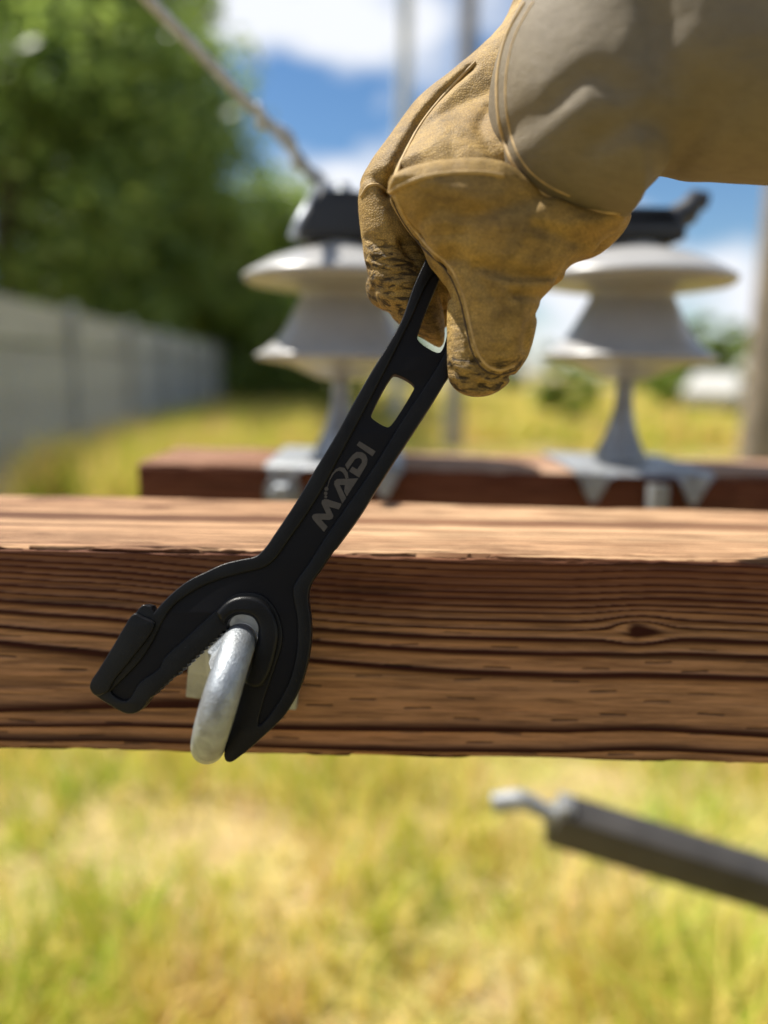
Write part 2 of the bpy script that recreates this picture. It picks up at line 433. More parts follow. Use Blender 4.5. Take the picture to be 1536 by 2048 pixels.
# ------------------------------------------------------------------ crossarms
BY, BH, BD = 0.420, None, 0.166
BZ = PY(768, 1107, BY).z                      # top of the near beam
BH = BZ - PY(768, 1514, BY).z
KNOTS = [(PY(1275, 1262, BY).x, PY(1275, 1262, BY).z - BZ, 0.006)]
def beam(name, y0, x0, x1, dense, nf, nt, mat, seed, knots=(), top_knots=()):
    # cross-section outline: back-bottom -> bottom -> front -> top -> back
    H, D, rc = BH, BD, 0.0028
    sec = []                                   # (y, z, ny, nz)
    arc = lambda cy, cz, a0, a1, m: [(cy + rc * math.cos(a), cz + rc * math.sin(a), math.cos(a), math.sin(a)) for a in np.linspace(a0, a1, m)]
    sec += [(D * 0.5, -H, 0, -1)]
    sec += arc(rc, -H + rc, 1.5 * math.pi, math.pi, 6)
    sec += [(0, z, -1, 0) for z in np.linspace(-H + rc, -rc, nf)[1:-1]]
    sec += arc(rc, -rc, math.pi, 0.5 * math.pi, 8)
    sec += [(y, 0, 0, 1) for y in (np.linspace(0, 1, nt) ** 1.5 * (D - 2 * rc) + rc)[1:-1]]
    sec += arc(D - rc, -rc, 0.5 * math.pi, 0, 4)
    sec += arc(D - rc, -H + rc, 0, -0.5 * math.pi, 4)
    sec = np.array(sec); ns = len(sec)
    xs = np.array(sorted(set(np.round(np.concatenate([np.linspace(x0, x1, 90), dense]), 5))))
    xs = xs[(xs >= x0 - 1e-6) & (xs <= x1 + 1e-6)]; nx = len(xs)
    X, YY = np.meshgrid(xs, sec[:, 0], indexing='ij'); ZZ = np.broadcast_to(sec[:, 1], X.shape).copy(); YY = YY.copy()
    NY = np.broadcast_to(sec[:, 2], X.shape); NZ = np.broadcast_to(sec[:, 3], X.shape)
    fr_ = sstep(0.2, 0.8, -NY)
    zc = -0.083 + fr_ * (-0.026 * X + 0.010 * (fbm(X * 5, X * 0 + seed, seed, 3) - 0.45)) - (1 - fr_) * 0.03
    yc = 0.036 + fr_ * 0.008 * np.sin(X * 4 + seed) + (1 - fr_) * (0.055 + 0.03 * X)
    r = np.sqrt((YY - yc) ** 2 + ((ZZ - zc)) ** 2)
    r = r + 0.0016 * (fbm(X * 5 + 3, ZZ * 40 + YY * 40, seed, 3) - 0.45)
    for (kx, kz, ks) in knots:
        g = np.exp(-((X - kx) / 0.016) ** 2) * (np.exp(-((ZZ - kz) / 0.010) ** 2)) * (NY < -0.5)
        r = r - 0.0042 * g * np.tanh((ZZ - kz) / 0.003)
    # ring widths: wider near the pith, tighter outside
    q = np.where(r < 0.060, r / 0.0056, 0.060 / 0.0056 + (r - 0.060) / 0.0034)
    q = q + 0.9 * fbm(q * 0.6, X * 1.2, seed + 2, 2)
    tt = q - np.floor(q); ring = np.floor(q)
    wdt = 0.10 + 0.52 * vnoise(ring, ring * 0 + seed, 3)
    dark = sstep(wdt, 0.86, tt) * (1 - sstep(0.93, 1.0, tt))
    dark = np.clip(dark * (0.95 + 0.4 * fbm(X * 10, q * 2, seed + 5, 3)), 0, 1)
    dark = dark * np.where(fr_ > 0.5, sstep(0.0002, 0.0012, r - yc), 1.0)
    dark = np.maximum(dark, 0.55 * sstep(0.045, 0.0, -ZZ) * (NY < -0.5) * fbm(X * 10, ZZ * 160, 4, 3) * 1.3)
    for (kx, kz, ks) in knots:
        e = ((X - kx) / (ks * np.where(X > kx, 2.9, 1.0))) ** 2 + ((ZZ - kz + 0.05 * (X - kx)) / (ks * np.where(X > kx, 0.75 * np.exp(-np.abs(X - kx) * 55) + 0.05, 0.8))) ** 2
        dark = np.where((NY < -0.5), np.maximum(dark, 1.1 * np.exp(-e ** 2)), dark)
    for (kx, ky, ks) in top_knots:
        e = ((X - kx) / (ks * 1.8)) ** 2 + ((YY - ky) / ks) ** 2
        dark = np.where((NZ > 0.5), np.maximum(dark, np.exp(-e ** 2)), dark)
    # incising cuts on the front face, staggered rows
    PX_, PZ_ = 0.057, 0.0066
    row = np.round(ZZ / PZ_); xo = X + (row % 2) * PX_ * 0.5 + (vnoise(row, row * 0, 9) - 0.5) * 0.016 + row * 0.0016
    cell = np.round(xo / PX_)
    dx = np.abs(xo - cell * PX_); dz = np.abs(ZZ - row * PZ_ - (vnoise(row, cell, 2) - 0.5) * 0.002 - 0.0006 * np.sin(X * 90 + row))
    vis = (0.25 + 0.75 * (vnoise(row * 3, cell * 5, 5) > 0.45)) * (0.25 + 0.75 * sstep(-0.03, -0.065, ZZ))
    cut = sstep(0.0088, 0.0068, dx) * sstep(0.0008, 0.0002, dz) * (NY < -0.5) * vis * (ZZ < -0.012)
    chk = sstep(0.60, 0.66, fbm(X * 6 + seed, YY * 140 + ZZ * 140, seed + 7, 3)) * 0.8     # drying checks
    cut = np.maximum(cut, chk * 0.7)
    disp = 0.00085 * dark - 0.0006 * cut + 0.0009 * (fbm(X * 12, ZZ * 60 + YY * 60, seed + 1, 4) - 0.45)
    edge = (np.abs(NY) > 0.05) & (np.abs(NZ) > 0.05)
    disp = disp - edge * 0.0026 * sstep(0.42, 0.56, fbm(X * 26, ZZ * 500 + 3, seed + 4, 4)) - edge * 0.0008 * vnoise(X * 160, X * 0 + 1, 2)
    YY = YY + NY * disp; ZZ = ZZ + NZ * disp
    V = np.stack([X, YY + y0, ZZ + BZ], -1).reshape(-1, 3)
    idx = np.arange(nx * ns).reshape(nx, ns); nxt = np.roll(idx, -1, 1)
    Q = np.stack([idx[:-1], idx[1:], nxt[1:], nxt[:-1]], -1).reshape(-1, 4)
    me = bpy.data.meshes.new(name)
    nq = len(Q); loops = np.concatenate([Q.ravel(), idx[0], idx[-1][::-1]]).astype(np.int32)
    st = np.concatenate([np.arange(nq) * 4, [nq * 4, nq * 4 + ns]]).astype(np.int32); tot = np.concatenate([np.full(nq, 4), [ns, ns]]).astype(np.int32)
    me.vertices.add(len(V)); me.vertices.foreach_set('co', V.astype(np.float32).ravel())
    me.loops.add(len(loops)); me.loops.foreach_set('vertex_index', loops)
    me.polygons.add(nq + 2); me.polygons.foreach_set('loop_start', st); me.polygons.foreach_set('loop_total', tot)
    me.update(calc_edges=True)
    top_lit = sstep(0.5, 0.95, NZ) * (0.75 + 0.5 * (fbm(X * 7, YY * 30, seed + 8, 3) - 0.45) * 2)  # sunlit top painted in by face angle, paler to the right
    top_lit = np.clip(top_lit * (0.45 + 0.55 * sstep(-0.12, 0.10, X)), 0, 1)
    upper_red = fr_ * np.clip(sstep(-0.065, -0.012, ZZ) * 0.62 + 0.7 * (fbm(X * 6, ZZ * 45, seed + 9, 3) - 0.5), 0, 0.75) * (1 - 0.4 * dark)  # redder and darker towards the top of the front face
    for nm, arr in (('grain', dark), ('cut', cut), ('top_light', top_lit), ('upper_red', upper_red)):
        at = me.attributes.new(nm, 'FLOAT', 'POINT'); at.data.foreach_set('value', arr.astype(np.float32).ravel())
    o = link(name, me, None, mat); 
    f = np.ones(nq + 2, bool); f[-2:] = False; me.polygons.foreach_set('use_smooth', f)
    return o
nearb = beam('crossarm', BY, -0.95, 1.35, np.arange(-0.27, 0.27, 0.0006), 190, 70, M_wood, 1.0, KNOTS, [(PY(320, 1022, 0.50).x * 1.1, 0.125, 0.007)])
tag(nearb, 'near thick brown wooden crossarm with dark growth rings and incising cuts', 'beam', 'wooden crossarms')
FY = 0.797
FX0 = PY(270, 950, FY).x
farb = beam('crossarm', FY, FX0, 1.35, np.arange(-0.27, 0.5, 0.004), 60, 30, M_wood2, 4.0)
tag(farb, 'blurred red brown wooden crossarm behind, carrying the two porcelain insulators', 'beam', 'wooden crossarms')

# ------------------------------------------------------------------ eye nut, washer
ring_c = PY(449, 1385, 0.360)
AX = Vector((0.05, -0.99, 0)).normalized()            # from the beam towards the camera
E2 = (Vector((0, 0, 1)) * math.cos(R(16)) + Vector((1, 0, 0)) * math.sin(R(16)))
E2 = (E2 - AX * E2.dot(AX)).normalized()
eye = tag(empty('eye_nut', (ring_c.x, BY - 0.006, ring_c.z)), 'galvanised round eye nut sticking out of the near crossarm, held in the wrench jaw', 'eye nut')
mb = MB()
pts = []; rad = []
for k in range(72):
    a = 2 * math.pi * k / 72
    bulge = 1 + 0.04 * math.cos(2 * a)
    pts.append(ring_c + AX * math.cos(a) * 0.0265 * bulge + E2 * math.sin(a) * 0.0270)
    rad.append(0.0083 * (1 + 0.03 * math.sin(a * 3 + 1)))
mb.tube(pts, rad, 28, closed=True)
mb.build('ring', M_galv, eye, ang=None)
back = ring_c - AX * 0.030
mb = MB()
side = AX.cross(E2)
Mx = Matrix.Translation(back) @ Matrix((side, E2, -AX)).transposed().to_4x4()
L = (BY - 0.0065 - back.y) / (-AX.y * -1 if False else AX.y * -1)
mb.lathe([(0.0001, -0.010), (0.011, -0.008), (0.0135, 0.0), (0.0140, L * 0.45), (0.0165, L * 0.55), (0.0165, L - 0.001), (0.0155, L)], 6, Mx)
mb.build('hex_boss', M_galv, eye, ang=25)
wz = ring_c.z + 0.001
mb = MB(); mb.box((ring_c.x + 0.001, BY - 0.0032, wz), (0.064, 0.0062, 0.064), Matrix.Rotation(R(6), 3, 'Y'), 0.0012)
o = mb.build('square_washer', M_galv2, None, ang=30); tag(o, 'flat square galvanised washer behind the eye nut', 'washer')

# ------------------------------------------------------------------ wrench (built in its own plane, 1 unit = 1 m)
WD = 0.385
WO = C3(560, 1100, WD)                       # reference point of the tool plane, camera frame
WT = R(3.0)                                   # handle end leans away by a few degrees
def wl_(p):                                   # photo pixel -> local plane coords
    # intersect the pixel ray with the tilted tool plane, then express in plane axes
    n = np.array([0, math.sin(WT), -math.cos(WT)])          # plane normal towards the camera
    ray = np.array([(p[0] - 768) / FPX, (1024 - p[1]) / FPX, 1.0])
    t = np.dot(WO, n) / np.dot(ray, n); q = ray * t - WO
    u = np.array([1.0, 0, 0]); v = np.array([0, math.cos(WT), math.sin(WT)])
    return np.array([q @ u, q @ v])
Wm = Matrix.Translation(CAMLOC) @ Matrix((crt, cup, -fwd)).transposed().to_4x4()
Wm = Wm @ Matrix.Translation(Vector((WO[0], WO[1], -WO[2]))) @ Matrix.Rotation(-WT, 4, 'X')
c2 = lambda x, y: (160 + x / 2.954, 1080 + y / 2.954)
c3 = lambda x, y: (480 + x / 3.102, 520 + y / 3.102)
c6 = lambda x, y: (600 + x / 7.68, 860 + y / 7.68)
def flat_solid(name, loops, z0, z1, bev, mat, parent, seg=2):
    """closed plane outlines (first outer, others holes) -> bevelled slab between z0 and z1"""
    cu = bpy.data.curves.new(name, 'CURVE'); cu.dimensions = '2D'; cu.fill_mode = 'BOTH'
    for Lp in loops:
        sp = cu.splines.new('POLY'); sp.points.add(len(Lp) - 1); sp.use_cyclic_u = True
        for i, p in enumerate(Lp): sp.points[i].co = (p[0], p[1], 0, 1)
    cu.extrude = (z1 - z0) / 2 - bev; cu.bevel_depth = bev; cu.bevel_resolution = seg; cu.offset = -bev
    tmp = bpy.data.objects.new('tmp', cu); COL.objects.link(tmp)
    dg = bpy.context.evaluated_depsgraph_get(); me = bpy.data.meshes.new_from_object(tmp.evaluated_get(dg))
    bpy.data.objects.remove(tmp)
    me.transform(Wm @ Matrix.Translation(Vector((0, 0, (z0 + z1) / 2))))
    bm = bmesh.new(); bm.from_mesh(me); bmesh.ops.remove_doubles(bm, verts=bm.verts[:], dist=1e-6); bmesh.ops.recalc_face_normals(bm, faces=bm.faces[:]); bm.to_mesh(me); bm.free()
    me.materials.clear()
    o = link(name, me, parent, mat); auto_smooth(o, 28)
    return o
LP = lambda P: np.array([wl_(p) for p in P])
left = [c3(1165, -20), c3(1075, 180), c3(1000, 390), c3(905, 560), c3(830, 680), c3(720, 870), c3(600, 1090), c3(480, 1290), c3(350, 1510), c3(230, 1690), c3(160, 1790), c3(105, 1838),
        c2(960, 115), c2(860, 140), c2(760, 185), c2(650, 240), c2(560, 310), c2(490, 380), c2(452, 425)]
lug = [c2(432, 388), c2(388, 380), c2(345, 425), c2(290, 500), c2(220, 620), c2(140, 750), c2(88, 830), c2(84, 868), c2(105, 905), c2(200, 970), c2(290, 1016), c2(345, 1012), c2(385, 985), c2(430, 925)]
teeth = []
A0, A1 = np.array(c2(430, 925)), np.array(c2(872, 512)); dv = (A1 - A0); nv = np.array([dv[1], -dv[0]]) / np.linalg.norm(dv)
NT_ = 17
for k in range(NT_):
    amp = 5.5 if k > 4 else 2.5
    teeth.append(A0 + dv * ((k + 0.25) / NT_) + nv * -amp * 0.15)
    teeth.append(A0 + dv * ((k + 0.95) / NT_) - nv * amp)
notch = [c2(876, 496), c2(890, 468), c2(925, 444), c2(970, 437), c2(1030, 455), c2(1058, 500), c2(1060, 545), c2(1045, 620), c2(1000, 760), c2(955, 900), c2(905, 1060), c2(864, 1225)]
rjaw = [c2(860, 1262), c2(872, 1292), c2(900, 1300), c2(960, 1262), c2(1090, 1150), c2(1220, 1020), c2(1300, 880), c2(1350, 720), c2(1370, 560), c2(1365, 450), c2(1352, 340), c2(1368, 262), c2(1430, 170), c2(1500, 65)]
right = [c3(600, 1790), c3(740, 1600), c3(840, 1440), c3(960, 1250), c3(1090, 1050), c3(1200, 880), c3(1272, 760), c3(1300, 715), c3(1312, 640), c3(1335, 500), c3(1420, 250), c3(1440, 60)]
tip_end = [c3(1400, -120), c3(1290, -150), c3(1200, -100)]
sm = lambda P, n=5: [p for p in catmull(P, n, closed=False)]
OUT = sm(left) + sm(lug, 4) + [np.array(p) for p in teeth] + sm(notch) + sm(rjaw, 5) + sm(right) + sm(tip_end)
OUT = LP(OUT)
win = catmull([c3(938, 732), c3(960, 718), c3(1062, 768), c3(1080, 795), c3(1068, 825), c3(935, 1032), c3(915, 1042), c3(830, 996), c3(814, 976), c3(824, 940)], 4)
topw = catmull([c3(1330, 30), c3(1350, 100), c3(1320, 300), c3(1262, 545), c3(1240, 580), c3(1215, 582), c3(1115, 520), c3(1098, 492), c3(1105, 460), c3(1150, 330), c3(1225, 150), c3(1270, 40)], 4)
pocket = catmull([c3(1180, 130), c3(1060, 380), c3(900, 700), c3(640, 1190), c3(470, 1500), c3(300, 1750), c3(215, 1865), c2(1085, 165), c2(990, 190), c2(840, 230), c2(700, 290), c2(560, 390), c2(500, 480), c2(440, 600), c2(360, 720), c2(222, 862), c2(200, 890), c2(290, 940),
                  c2(370, 830), c2(480, 750), c2(510, 690), c2(640, 570), c2(770, 450), c2(840, 390), c2(890, 340), c2(980, 308), c2(1080, 322), c2(1150, 385), c2(1195, 495), c2(1200, 600), c2(1150, 770), c2(1090, 950), c2(1062, 1085),
                  c2(1110, 1045), c2(1230, 850), c2(1285, 650), c2(1288, 450), c2(1266, 330), c3(340, 2020), c3(440, 1870), c3(540, 1710), c3(700, 1480), c3(830, 1290), c3(1000, 1010), c3(1262, 600), c3(1300, 480), c3(1385, 150), c3(1300, 0)], 4)
OUTL, WIN, TOPW, POC = OUT, LP(win), LP(topw), LP(pocket)
wrench = tag(empty('wrench', PD(560, 1400, WD)), 'black flat open jaw wrench with serrated jaw and two slots, gripped by the glove', 'wrench')
body = flat_solid('body', [OUTL, WIN, TOPW], -0.0030, 0.0030, 0.0007, M_black_flat, wrench)
rim = flat_solid('raised_rim', [OUTL, POC], -0.0045, 0.0045, 0.0008, M_black, wrench, 3)
lugp = LP(catmull([c2(345, 428), c2(392, 448), c2(460, 486), c2(440, 545), c2(330, 690), c2(215, 835), c2(196, 880), c2(120, 905), c2(88, 868), c2(90, 830), c2(140, 750), c2(220, 620), c2(290, 500)], 3))
flat_solid('jaw_lug', [lugp], 0.0030, 0.0068, 0.0008, M_black, wrench, 3)
hp = [c2(822, 428), c2(845, 395), c2(880, 362), c2(925, 338), c2(980, 328), c2(1055, 338), c2(1120, 380), c2(1165, 455), c2(1182, 545), c2(1170, 640), c2(1120, 800), c2(1065, 860), c2(985, 830), c2(1008, 750), c2(1052, 620), c2(1066, 545), c2(1064, 498), c2(1034, 450), c2(970, 430), c2(920, 438), c2(884, 464), c2(868, 492)]
flat_solid('jaw_boss', [LP(catmull(hp, 4))], 0.0030, 0.0070, 0.0022, M_black, wrench, 4)
# lettering, slightly proud of the recessed panel
glyphs = {
 'letter_m': [[(375, 1567), (205, 1375), (192, 1335), (212, 1300), (262, 1288), (412, 1290), (338, 1135), (345, 1088), (385, 1066), (430, 1072), (645, 1140), (602, 1225), (455, 1185), (520, 1320), (505, 1365), (455, 1385), (330, 1380), (432, 1488)]],
 'letter_a': [[(655, 1135), (530, 845), (535, 795), (575, 763), (900, 750), (722, 1028), (683, 950), (695, 853), (615, 850), (714, 1050)]],
 'letter_d': [[(910, 740), (762, 645), (805, 572), (880, 615), (955, 510), (950, 460), (905, 435), (850, 455), (790, 540), (735, 622), (698, 545), (800, 405), (870, 350), (950, 352), (1012, 392), (1040, 465), (1028, 540)]],
 'letter_i': [[(873, 245), (918, 185), (1163, 340), (1115, 418)]],
 'swoosh': [[(752, 748), (735, 660), (690, 595), (620, 580), (560, 610), (500, 675), (455, 770), (424, 885), (432, 886), (468, 780), (512, 700), (560, 650), (605, 632), (650, 650), (690, 705), (703, 757)]],
}
for nm, gl in glyphs.items():
    flat_solid(nm, [LP([c6(*p) for p in g_]) for g_ in gl], 0.0029, 0.00318, 0.00003, M_letter, wrench, 0)
for (x, y, r) in ((412, 912, 31), (402, 980, 27), (402, 1033, 22)):
    flat_solid('dot', [LP([c6(x + r * math.cos(a), y + r * math.sin(a)) for a in np.linspace(0, 2 * math.pi, 17)[:-1]])], 0.0029, 0.00318, 0.00003, M_letter, wrench, 0)

# ------------------------------------------------------------------ gloved hand (distance field -> surface)
def poly_sd(P, X, Y):
    """signed distance (negative inside) to polygon P on 2D grids"""
    P = np.asarray(P); d = np.full(X.shape, 1e9); ins = np.zeros(X.shape, bool)
    for i in range(len(P)):
        a, b = P[i - 1], P[i]; e = b - a
        wx, wy = X - a[0], Y - a[1]
        t = np.clip((wx * e[0] + wy * e[1]) / max(e @ e, 1e-15), 0, 1)
        d = np.minimum(d, (wx - e[0] * t) ** 2 + (wy - e[1] * t) ** 2)
        c = ((a[1] > Y) != (b[1] > Y)) & (X < (b[0] - a[0]) * (Y - a[1]) / (b[1] - a[1] + 1e-15) + a[0])
        ins ^= c
    return np.sqrt(d) * np.where(ins, -1, 1)
def smin(a, b, k):
    h = np.clip(0.5 + 0.5 * (b - a) / k, 0, 1); return b * (1 - h) + a * h - k * h * (1 - h)
HD = 0.395
def puffy(P, w0, T, Rr, X2, Y2, Z, gx=0, gy=0, dome=0.0, n=4):
    P = catmull(P, n)
    PP = np.array([C3(p[0], p[1], HD + w0)[:2] for p in P]); c = PP.mean(0)
    s = poly_sd(PP, X2, Y2)
    wc = HD + w0 + gx * (X2 - c[0]) + gy * (Y2 - c[1])
    a = np.maximum(s + Rr, 0)
    Te = T * (1 + dome * np.clip(-s / Rr - 0.6, 0, 1.5))
    q = np.sqrt(a[:, :, None] ** 2 + ((Z[None, None, :] - wc[:, :, None]) * (Rr / Te)[:, :, None]) ** 2) - Rr
    return np.maximum(q, (s - 0.0)[:, :, None]) if False else q
def surface_nets(F, o, h):
    nx, ny, nz = F.shape; sg = F < 0
    off = [(i, j, k) for i in (0, 1) for j in (0, 1) for k in (0, 1)]
    sl = lambda a, n_: slice(a, n_ - 1 + a)
    cs = [sg[sl(i, nx), sl(j, ny), sl(k, nz)] for i, j, k in off]
    cnt = sum(c.astype(np.int8) for c in cs); act = (cnt > 0) & (cnt < 8)
    I = np.argwhere(act); m = len(I)
    cv = np.stack([F[I[:, 0] + i, I[:, 1] + j, I[:, 2] + k] for i, j, k in off], 1)
    acc = np.zeros((m, 3)); num = np.zeros(m); oa = np.array(off, float)
    for a in range(8):
        for b in range(a + 1, 8):
            if np.abs(oa[a] - oa[b]).sum() != 1: continue
            va, vb = cv[:, a], cv[:, b]; x = (va < 0) != (vb < 0)
            t = np.where(x, va / np.where(x, va - vb, 1), 0)
            acc += np.where(x[:, None], oa[a] + (oa[b] - oa[a]) * t[:, None], 0); num += x
    V = np.array(o) + (I + acc / num[:, None]) * h
    ids = np.full(act.shape, -1, np.int64); ids[act] = np.arange(m)
    quads = []
    for ax in range(3):
        s0 = [slice(1, -1)] * 3; s1 = [slice(1, -1)] * 3
        s0[ax] = slice(0, -1); s1[ax] = slice(1, None)
        A, B = sg[tuple(s0)], sg[tuple(s1)]
        E = np.argwhere(A != B); fl = A[tuple(E.T)]
        G = E.copy()
        for d in range(3):
            if d != ax: G[:, d] += 1
        u, v = [(1, 2), (2, 0), (0, 1)][ax]
        def cid(du, dv_):
            g_ = G.copy(); g_[:, u] -= du; g_[:, v] -= dv_; return ids[g_[:, 0], g_[:, 1], g_[:, 2]]
        q = np.stack([cid(1, 1), cid(0, 1), cid(0, 0), cid(1, 0)], 1)
        q[~fl] = q[~fl][:, ::-1]; quads.append(q)
    return V, np.concatenate(quads)
def capsule(a, b, ra, rb, X, Y, Z, sz=1.0):
    a, b = np.array(a), np.array(b); e = b - a
    dx, dy, dz = X - a[0], Y - a[1], (Z - a[2])
    t = np.clip((dx * e[0] + dy * e[1] + dz * e[2]) / (e @ e), 0, 1)
    return np.sqrt((dx - e[0] * t) ** 2 + (dy - e[1] * t) ** 2 + ((dz - e[2] * t) * sz) ** 2) - (ra + (rb - ra) * t)
def grid(px0, px1, py0, py1, w0, w1, h):
    cs_ = [C3(px, py, HD + w) for px in (px0, px1) for py in (py0, py1) for w in (w0 * 0.6, w1 * 0.6)]
    a, b = np.min(cs_, 0), np.max(cs_, 0)
    xs = np.arange(a[0], b[0], h); ys = np.arange(a[1], b[1], h); zs = np.arange(HD + w0, HD + w1, h)
    return xs, ys, zs
def groove(F, pts, wdt, depth, X3, Y3, Z, w_front, n=4):
    """press a soft furrow along a photo-space line into the camera side"""
    P = catmull(pts, n, closed=False)
    Q = np.array([C3(p[0], p[1], HD + w_front)[:2] for p in P])
    d = np.full(X3.shape[:2], 1e9)
    for i in range(len(Q) - 1):
        a, b = Q[i], Q[i + 1]; e = b - a
        wx, wy = X3[:, :, 0] - a[0], Y3[:, :, 0] - a[1]
        t_ = np.clip((wx * e[0] + wy * e[1]) / (e @ e), 0, 1)
        d = np.minimum(d, np.hypot(wx - e[0] * t_, wy - e[1] * t_))
    g_ = depth * np.exp(-(d / wdt) ** 2)
    return F + g_[:, :, None] * (Z < HD + 0.03)
def mesh_field(F, o, h, smooth_it=2):
    V, Qd = surface_nets(F, o, h)
    E = np.concatenate([Qd[:, [0, 1]], Qd[:, [1, 2]], Qd[:, [2, 3]], Qd[:, [3, 0]]])
    for it in range(smooth_it):
        s_ = np.zeros_like(V); c_ = np.zeros(len(V))
        np.add.at(s_, E[:, 0], V[E[:, 1]]); np.add.at(c_, E[:, 0], 1)
        V = V * 0.5 + 0.5 * s_ / np.maximum(c_, 1)[:, None]
    return V, Qd

h = 0.00125
xs, ys, zs = grid(670, 1330, -60, 830, -0.085, 0.10, h)
X2, Y2 = np.meshgrid(xs, ys, indexing='ij'); X3, Y3 = X2[:, :, None], Y2[:, :, None]; Z3 = zs[None, None, :]
thumb = puffy([(775, 388), (800, 368), (850, 351), (910, 343), (970, 343), (1010, 350), (1045, 372), (1090, 398), (1150, 420), (1252, 436), (1236, 462), (1200, 498), (1150, 520), (1128, 562), (1098, 592), (1083, 625), (1066, 698), (1034, 737), (999, 748), (969, 739), (948, 709), (933, 650), (919, 592), (892, 540), (852, 500), (803, 436)],
              -0.026, 0.016, 0.012, X2, Y2, zs, gx=0.08, gy=-0.20, dome=0.25)
tipp = puffy([(778, 394), (812, 458), (846, 514), (872, 556), (890, 592), (894, 650), (894, 710), (898, 758), (920, 785), (965, 794), (1002, 780), (1032, 748), (1060, 700), (1050, 640), (990, 560), (900, 480), (830, 420)], -0.013, 0.013, 0.011, X2, Y2, zs, gx=0.0)
index = puffy([(719, 388), (738, 368), (762, 372), (790, 402), (850, 490), (890, 560), (894, 640), (884, 690), (852, 676), (800, 646), (764, 614), (738, 560), (723, 480)], 0.0165, 0.0165, 0.017, X2, Y2, zs, gx=0.10, gy=-0.05, dome=0.2)
hand = puffy([(1075, -60), (1000, 62), (940, 137), (840, 250), (797, 330), (777, 384), (850, 430), (980, 440), (1040, 430), (1080, 370), (1110, 200), (1110, -60)], 0.016, 0.023, 0.026, X2, Y2, zs, gx=-0.14, gy=0.70, dome=0.1)
dors = puffy([(1060, -60), (1000, 52), (900, 150), (832, 207), (772, 290), (735, 345), (720, 385), (760, 430), (900, 450), (1150, 420), (1200, -60)], 0.024, 0.028, 0.026, X2, Y2, zs, gy=0.10)
palm = puffy([(900, 400), (1255, 436), (1250, 460), (1205, 504), (1150, 526), (1132, 556), (1085, 580), (1040, 590), (930, 555), (890, 480)], 0.014, 0.024, 0.016, X2, Y2, zs)
F = smin(hand, dors, 0.0015)
F = smin(F, palm, 0.004)
F = smin(F, index, 0.0015)
fill = puffy([(770, 400), (900, 420), (950, 520), (920, 600), (870, 640), (800, 560)], 0.026, 0.018, 0.016, X2, Y2, zs)
F = smin(F, fill, 0.003)
for (k, dw) in ((0, 0.028),):
    A_ = C3(775 + 6 * k, 415, HD + dw); B_ = C3(776 + 10 * k, 575 - 8 * k, HD + dw); D_ = C3(868, 628 - 10 * k, HD + dw + 0.002)
    F = smin(F, capsule(A_, B_, 0.0125, 0.0115, X3, Y3, Z3), 0.003); F = smin(F, capsule(B_, D_, 0.0115, 0.0100, X3, Y3, Z3), 0.003)
F = smin(F, tipp, 0.001)
F = smin(F, thumb, 0.0008)
# folds pressed into the leather
for pts_, wd, dp, wf in (
    ([(1143, 528), (1080, 560), (1010, 566), (950, 545)], 0.0022, 0.0026, -0.03),
    ([(1135, 545), (1090, 590), (1020, 600)], 0.0020, 0.0022, -0.03),
    ([(905, 520), (960, 575), (1000, 640), (1005, 700)], 0.0030, 0.0020, -0.03),
    ([(803, 438), (851, 502), (890, 540), (917, 592), (931, 650), (946, 709), (968, 740), (999, 750), (1034, 739)], 0.0013, 0.0024, -0.03),
    ([(895, 560), (912, 640), (922, 700), (940, 750), (968, 776)], 0.0016, 0.0012, -0.02),
    ([(905, 735), (945, 768), (1005, 765)], 0.0014, 0.0012, -0.02),
    ([(886, 512), (945, 538), (1000, 550), (1089, 558), (1143, 545)], 0.0020, 0.0014, -0.03),
    ([(1110, 590), (1060, 640), (1050, 690)], 0.0020, 0.0020, -0.03),
    ([(1225, 470), (1150, 490), (1060, 478)], 0.0028, 0.0024, -0.03),
    ([(812, 445), (860, 480), (920, 490)], 0.003, 0.0018, -0.03),
    ([(1085, 405), (1010, 440), (930, 460), (860, 440)], 0.004, 0.0020, -0.03),
    ([(735, 470), (790, 500), (850, 498)], 0.0020, 0.0012, 0.0),
    ([(738, 520), (790, 545), (845, 540)], 0.0018, 0.0014, 0.0),
    ([(748, 560), (795, 580), (840, 575)], 0.0017, 0.0014, 0.0),
    ([(762, 600), (800, 612), (835, 606)], 0.0017, 0.0012, 0.0),
    ([(985, 200), (960, 260), (985, 330), (1010, 350)], 0.0030, 0.0022, -0.02),
    ([(900, 275), (950, 300), (990, 345)], 0.0026, 0.0012, -0.02),
    ([(860, 240), (900, 300), (905, 335)], 0.0026, 0.0008, -0.02),
    ([(945, 128), (900, 172), (838, 246), (796, 325), (772, 384)], 0.0022, 0.0034, 0.0)):
    F = groove(F, pts_, wd, dp, X3, Y3, Z3, wf)
V, Qd = mesh_field(F, (xs[0], ys[0], zs[0]), h, 2)
pxv = 768 + V[:, 0] / V[:, 2] * FPX; pyv = 1024 - V[:, 1] / V[:, 2] * FPX
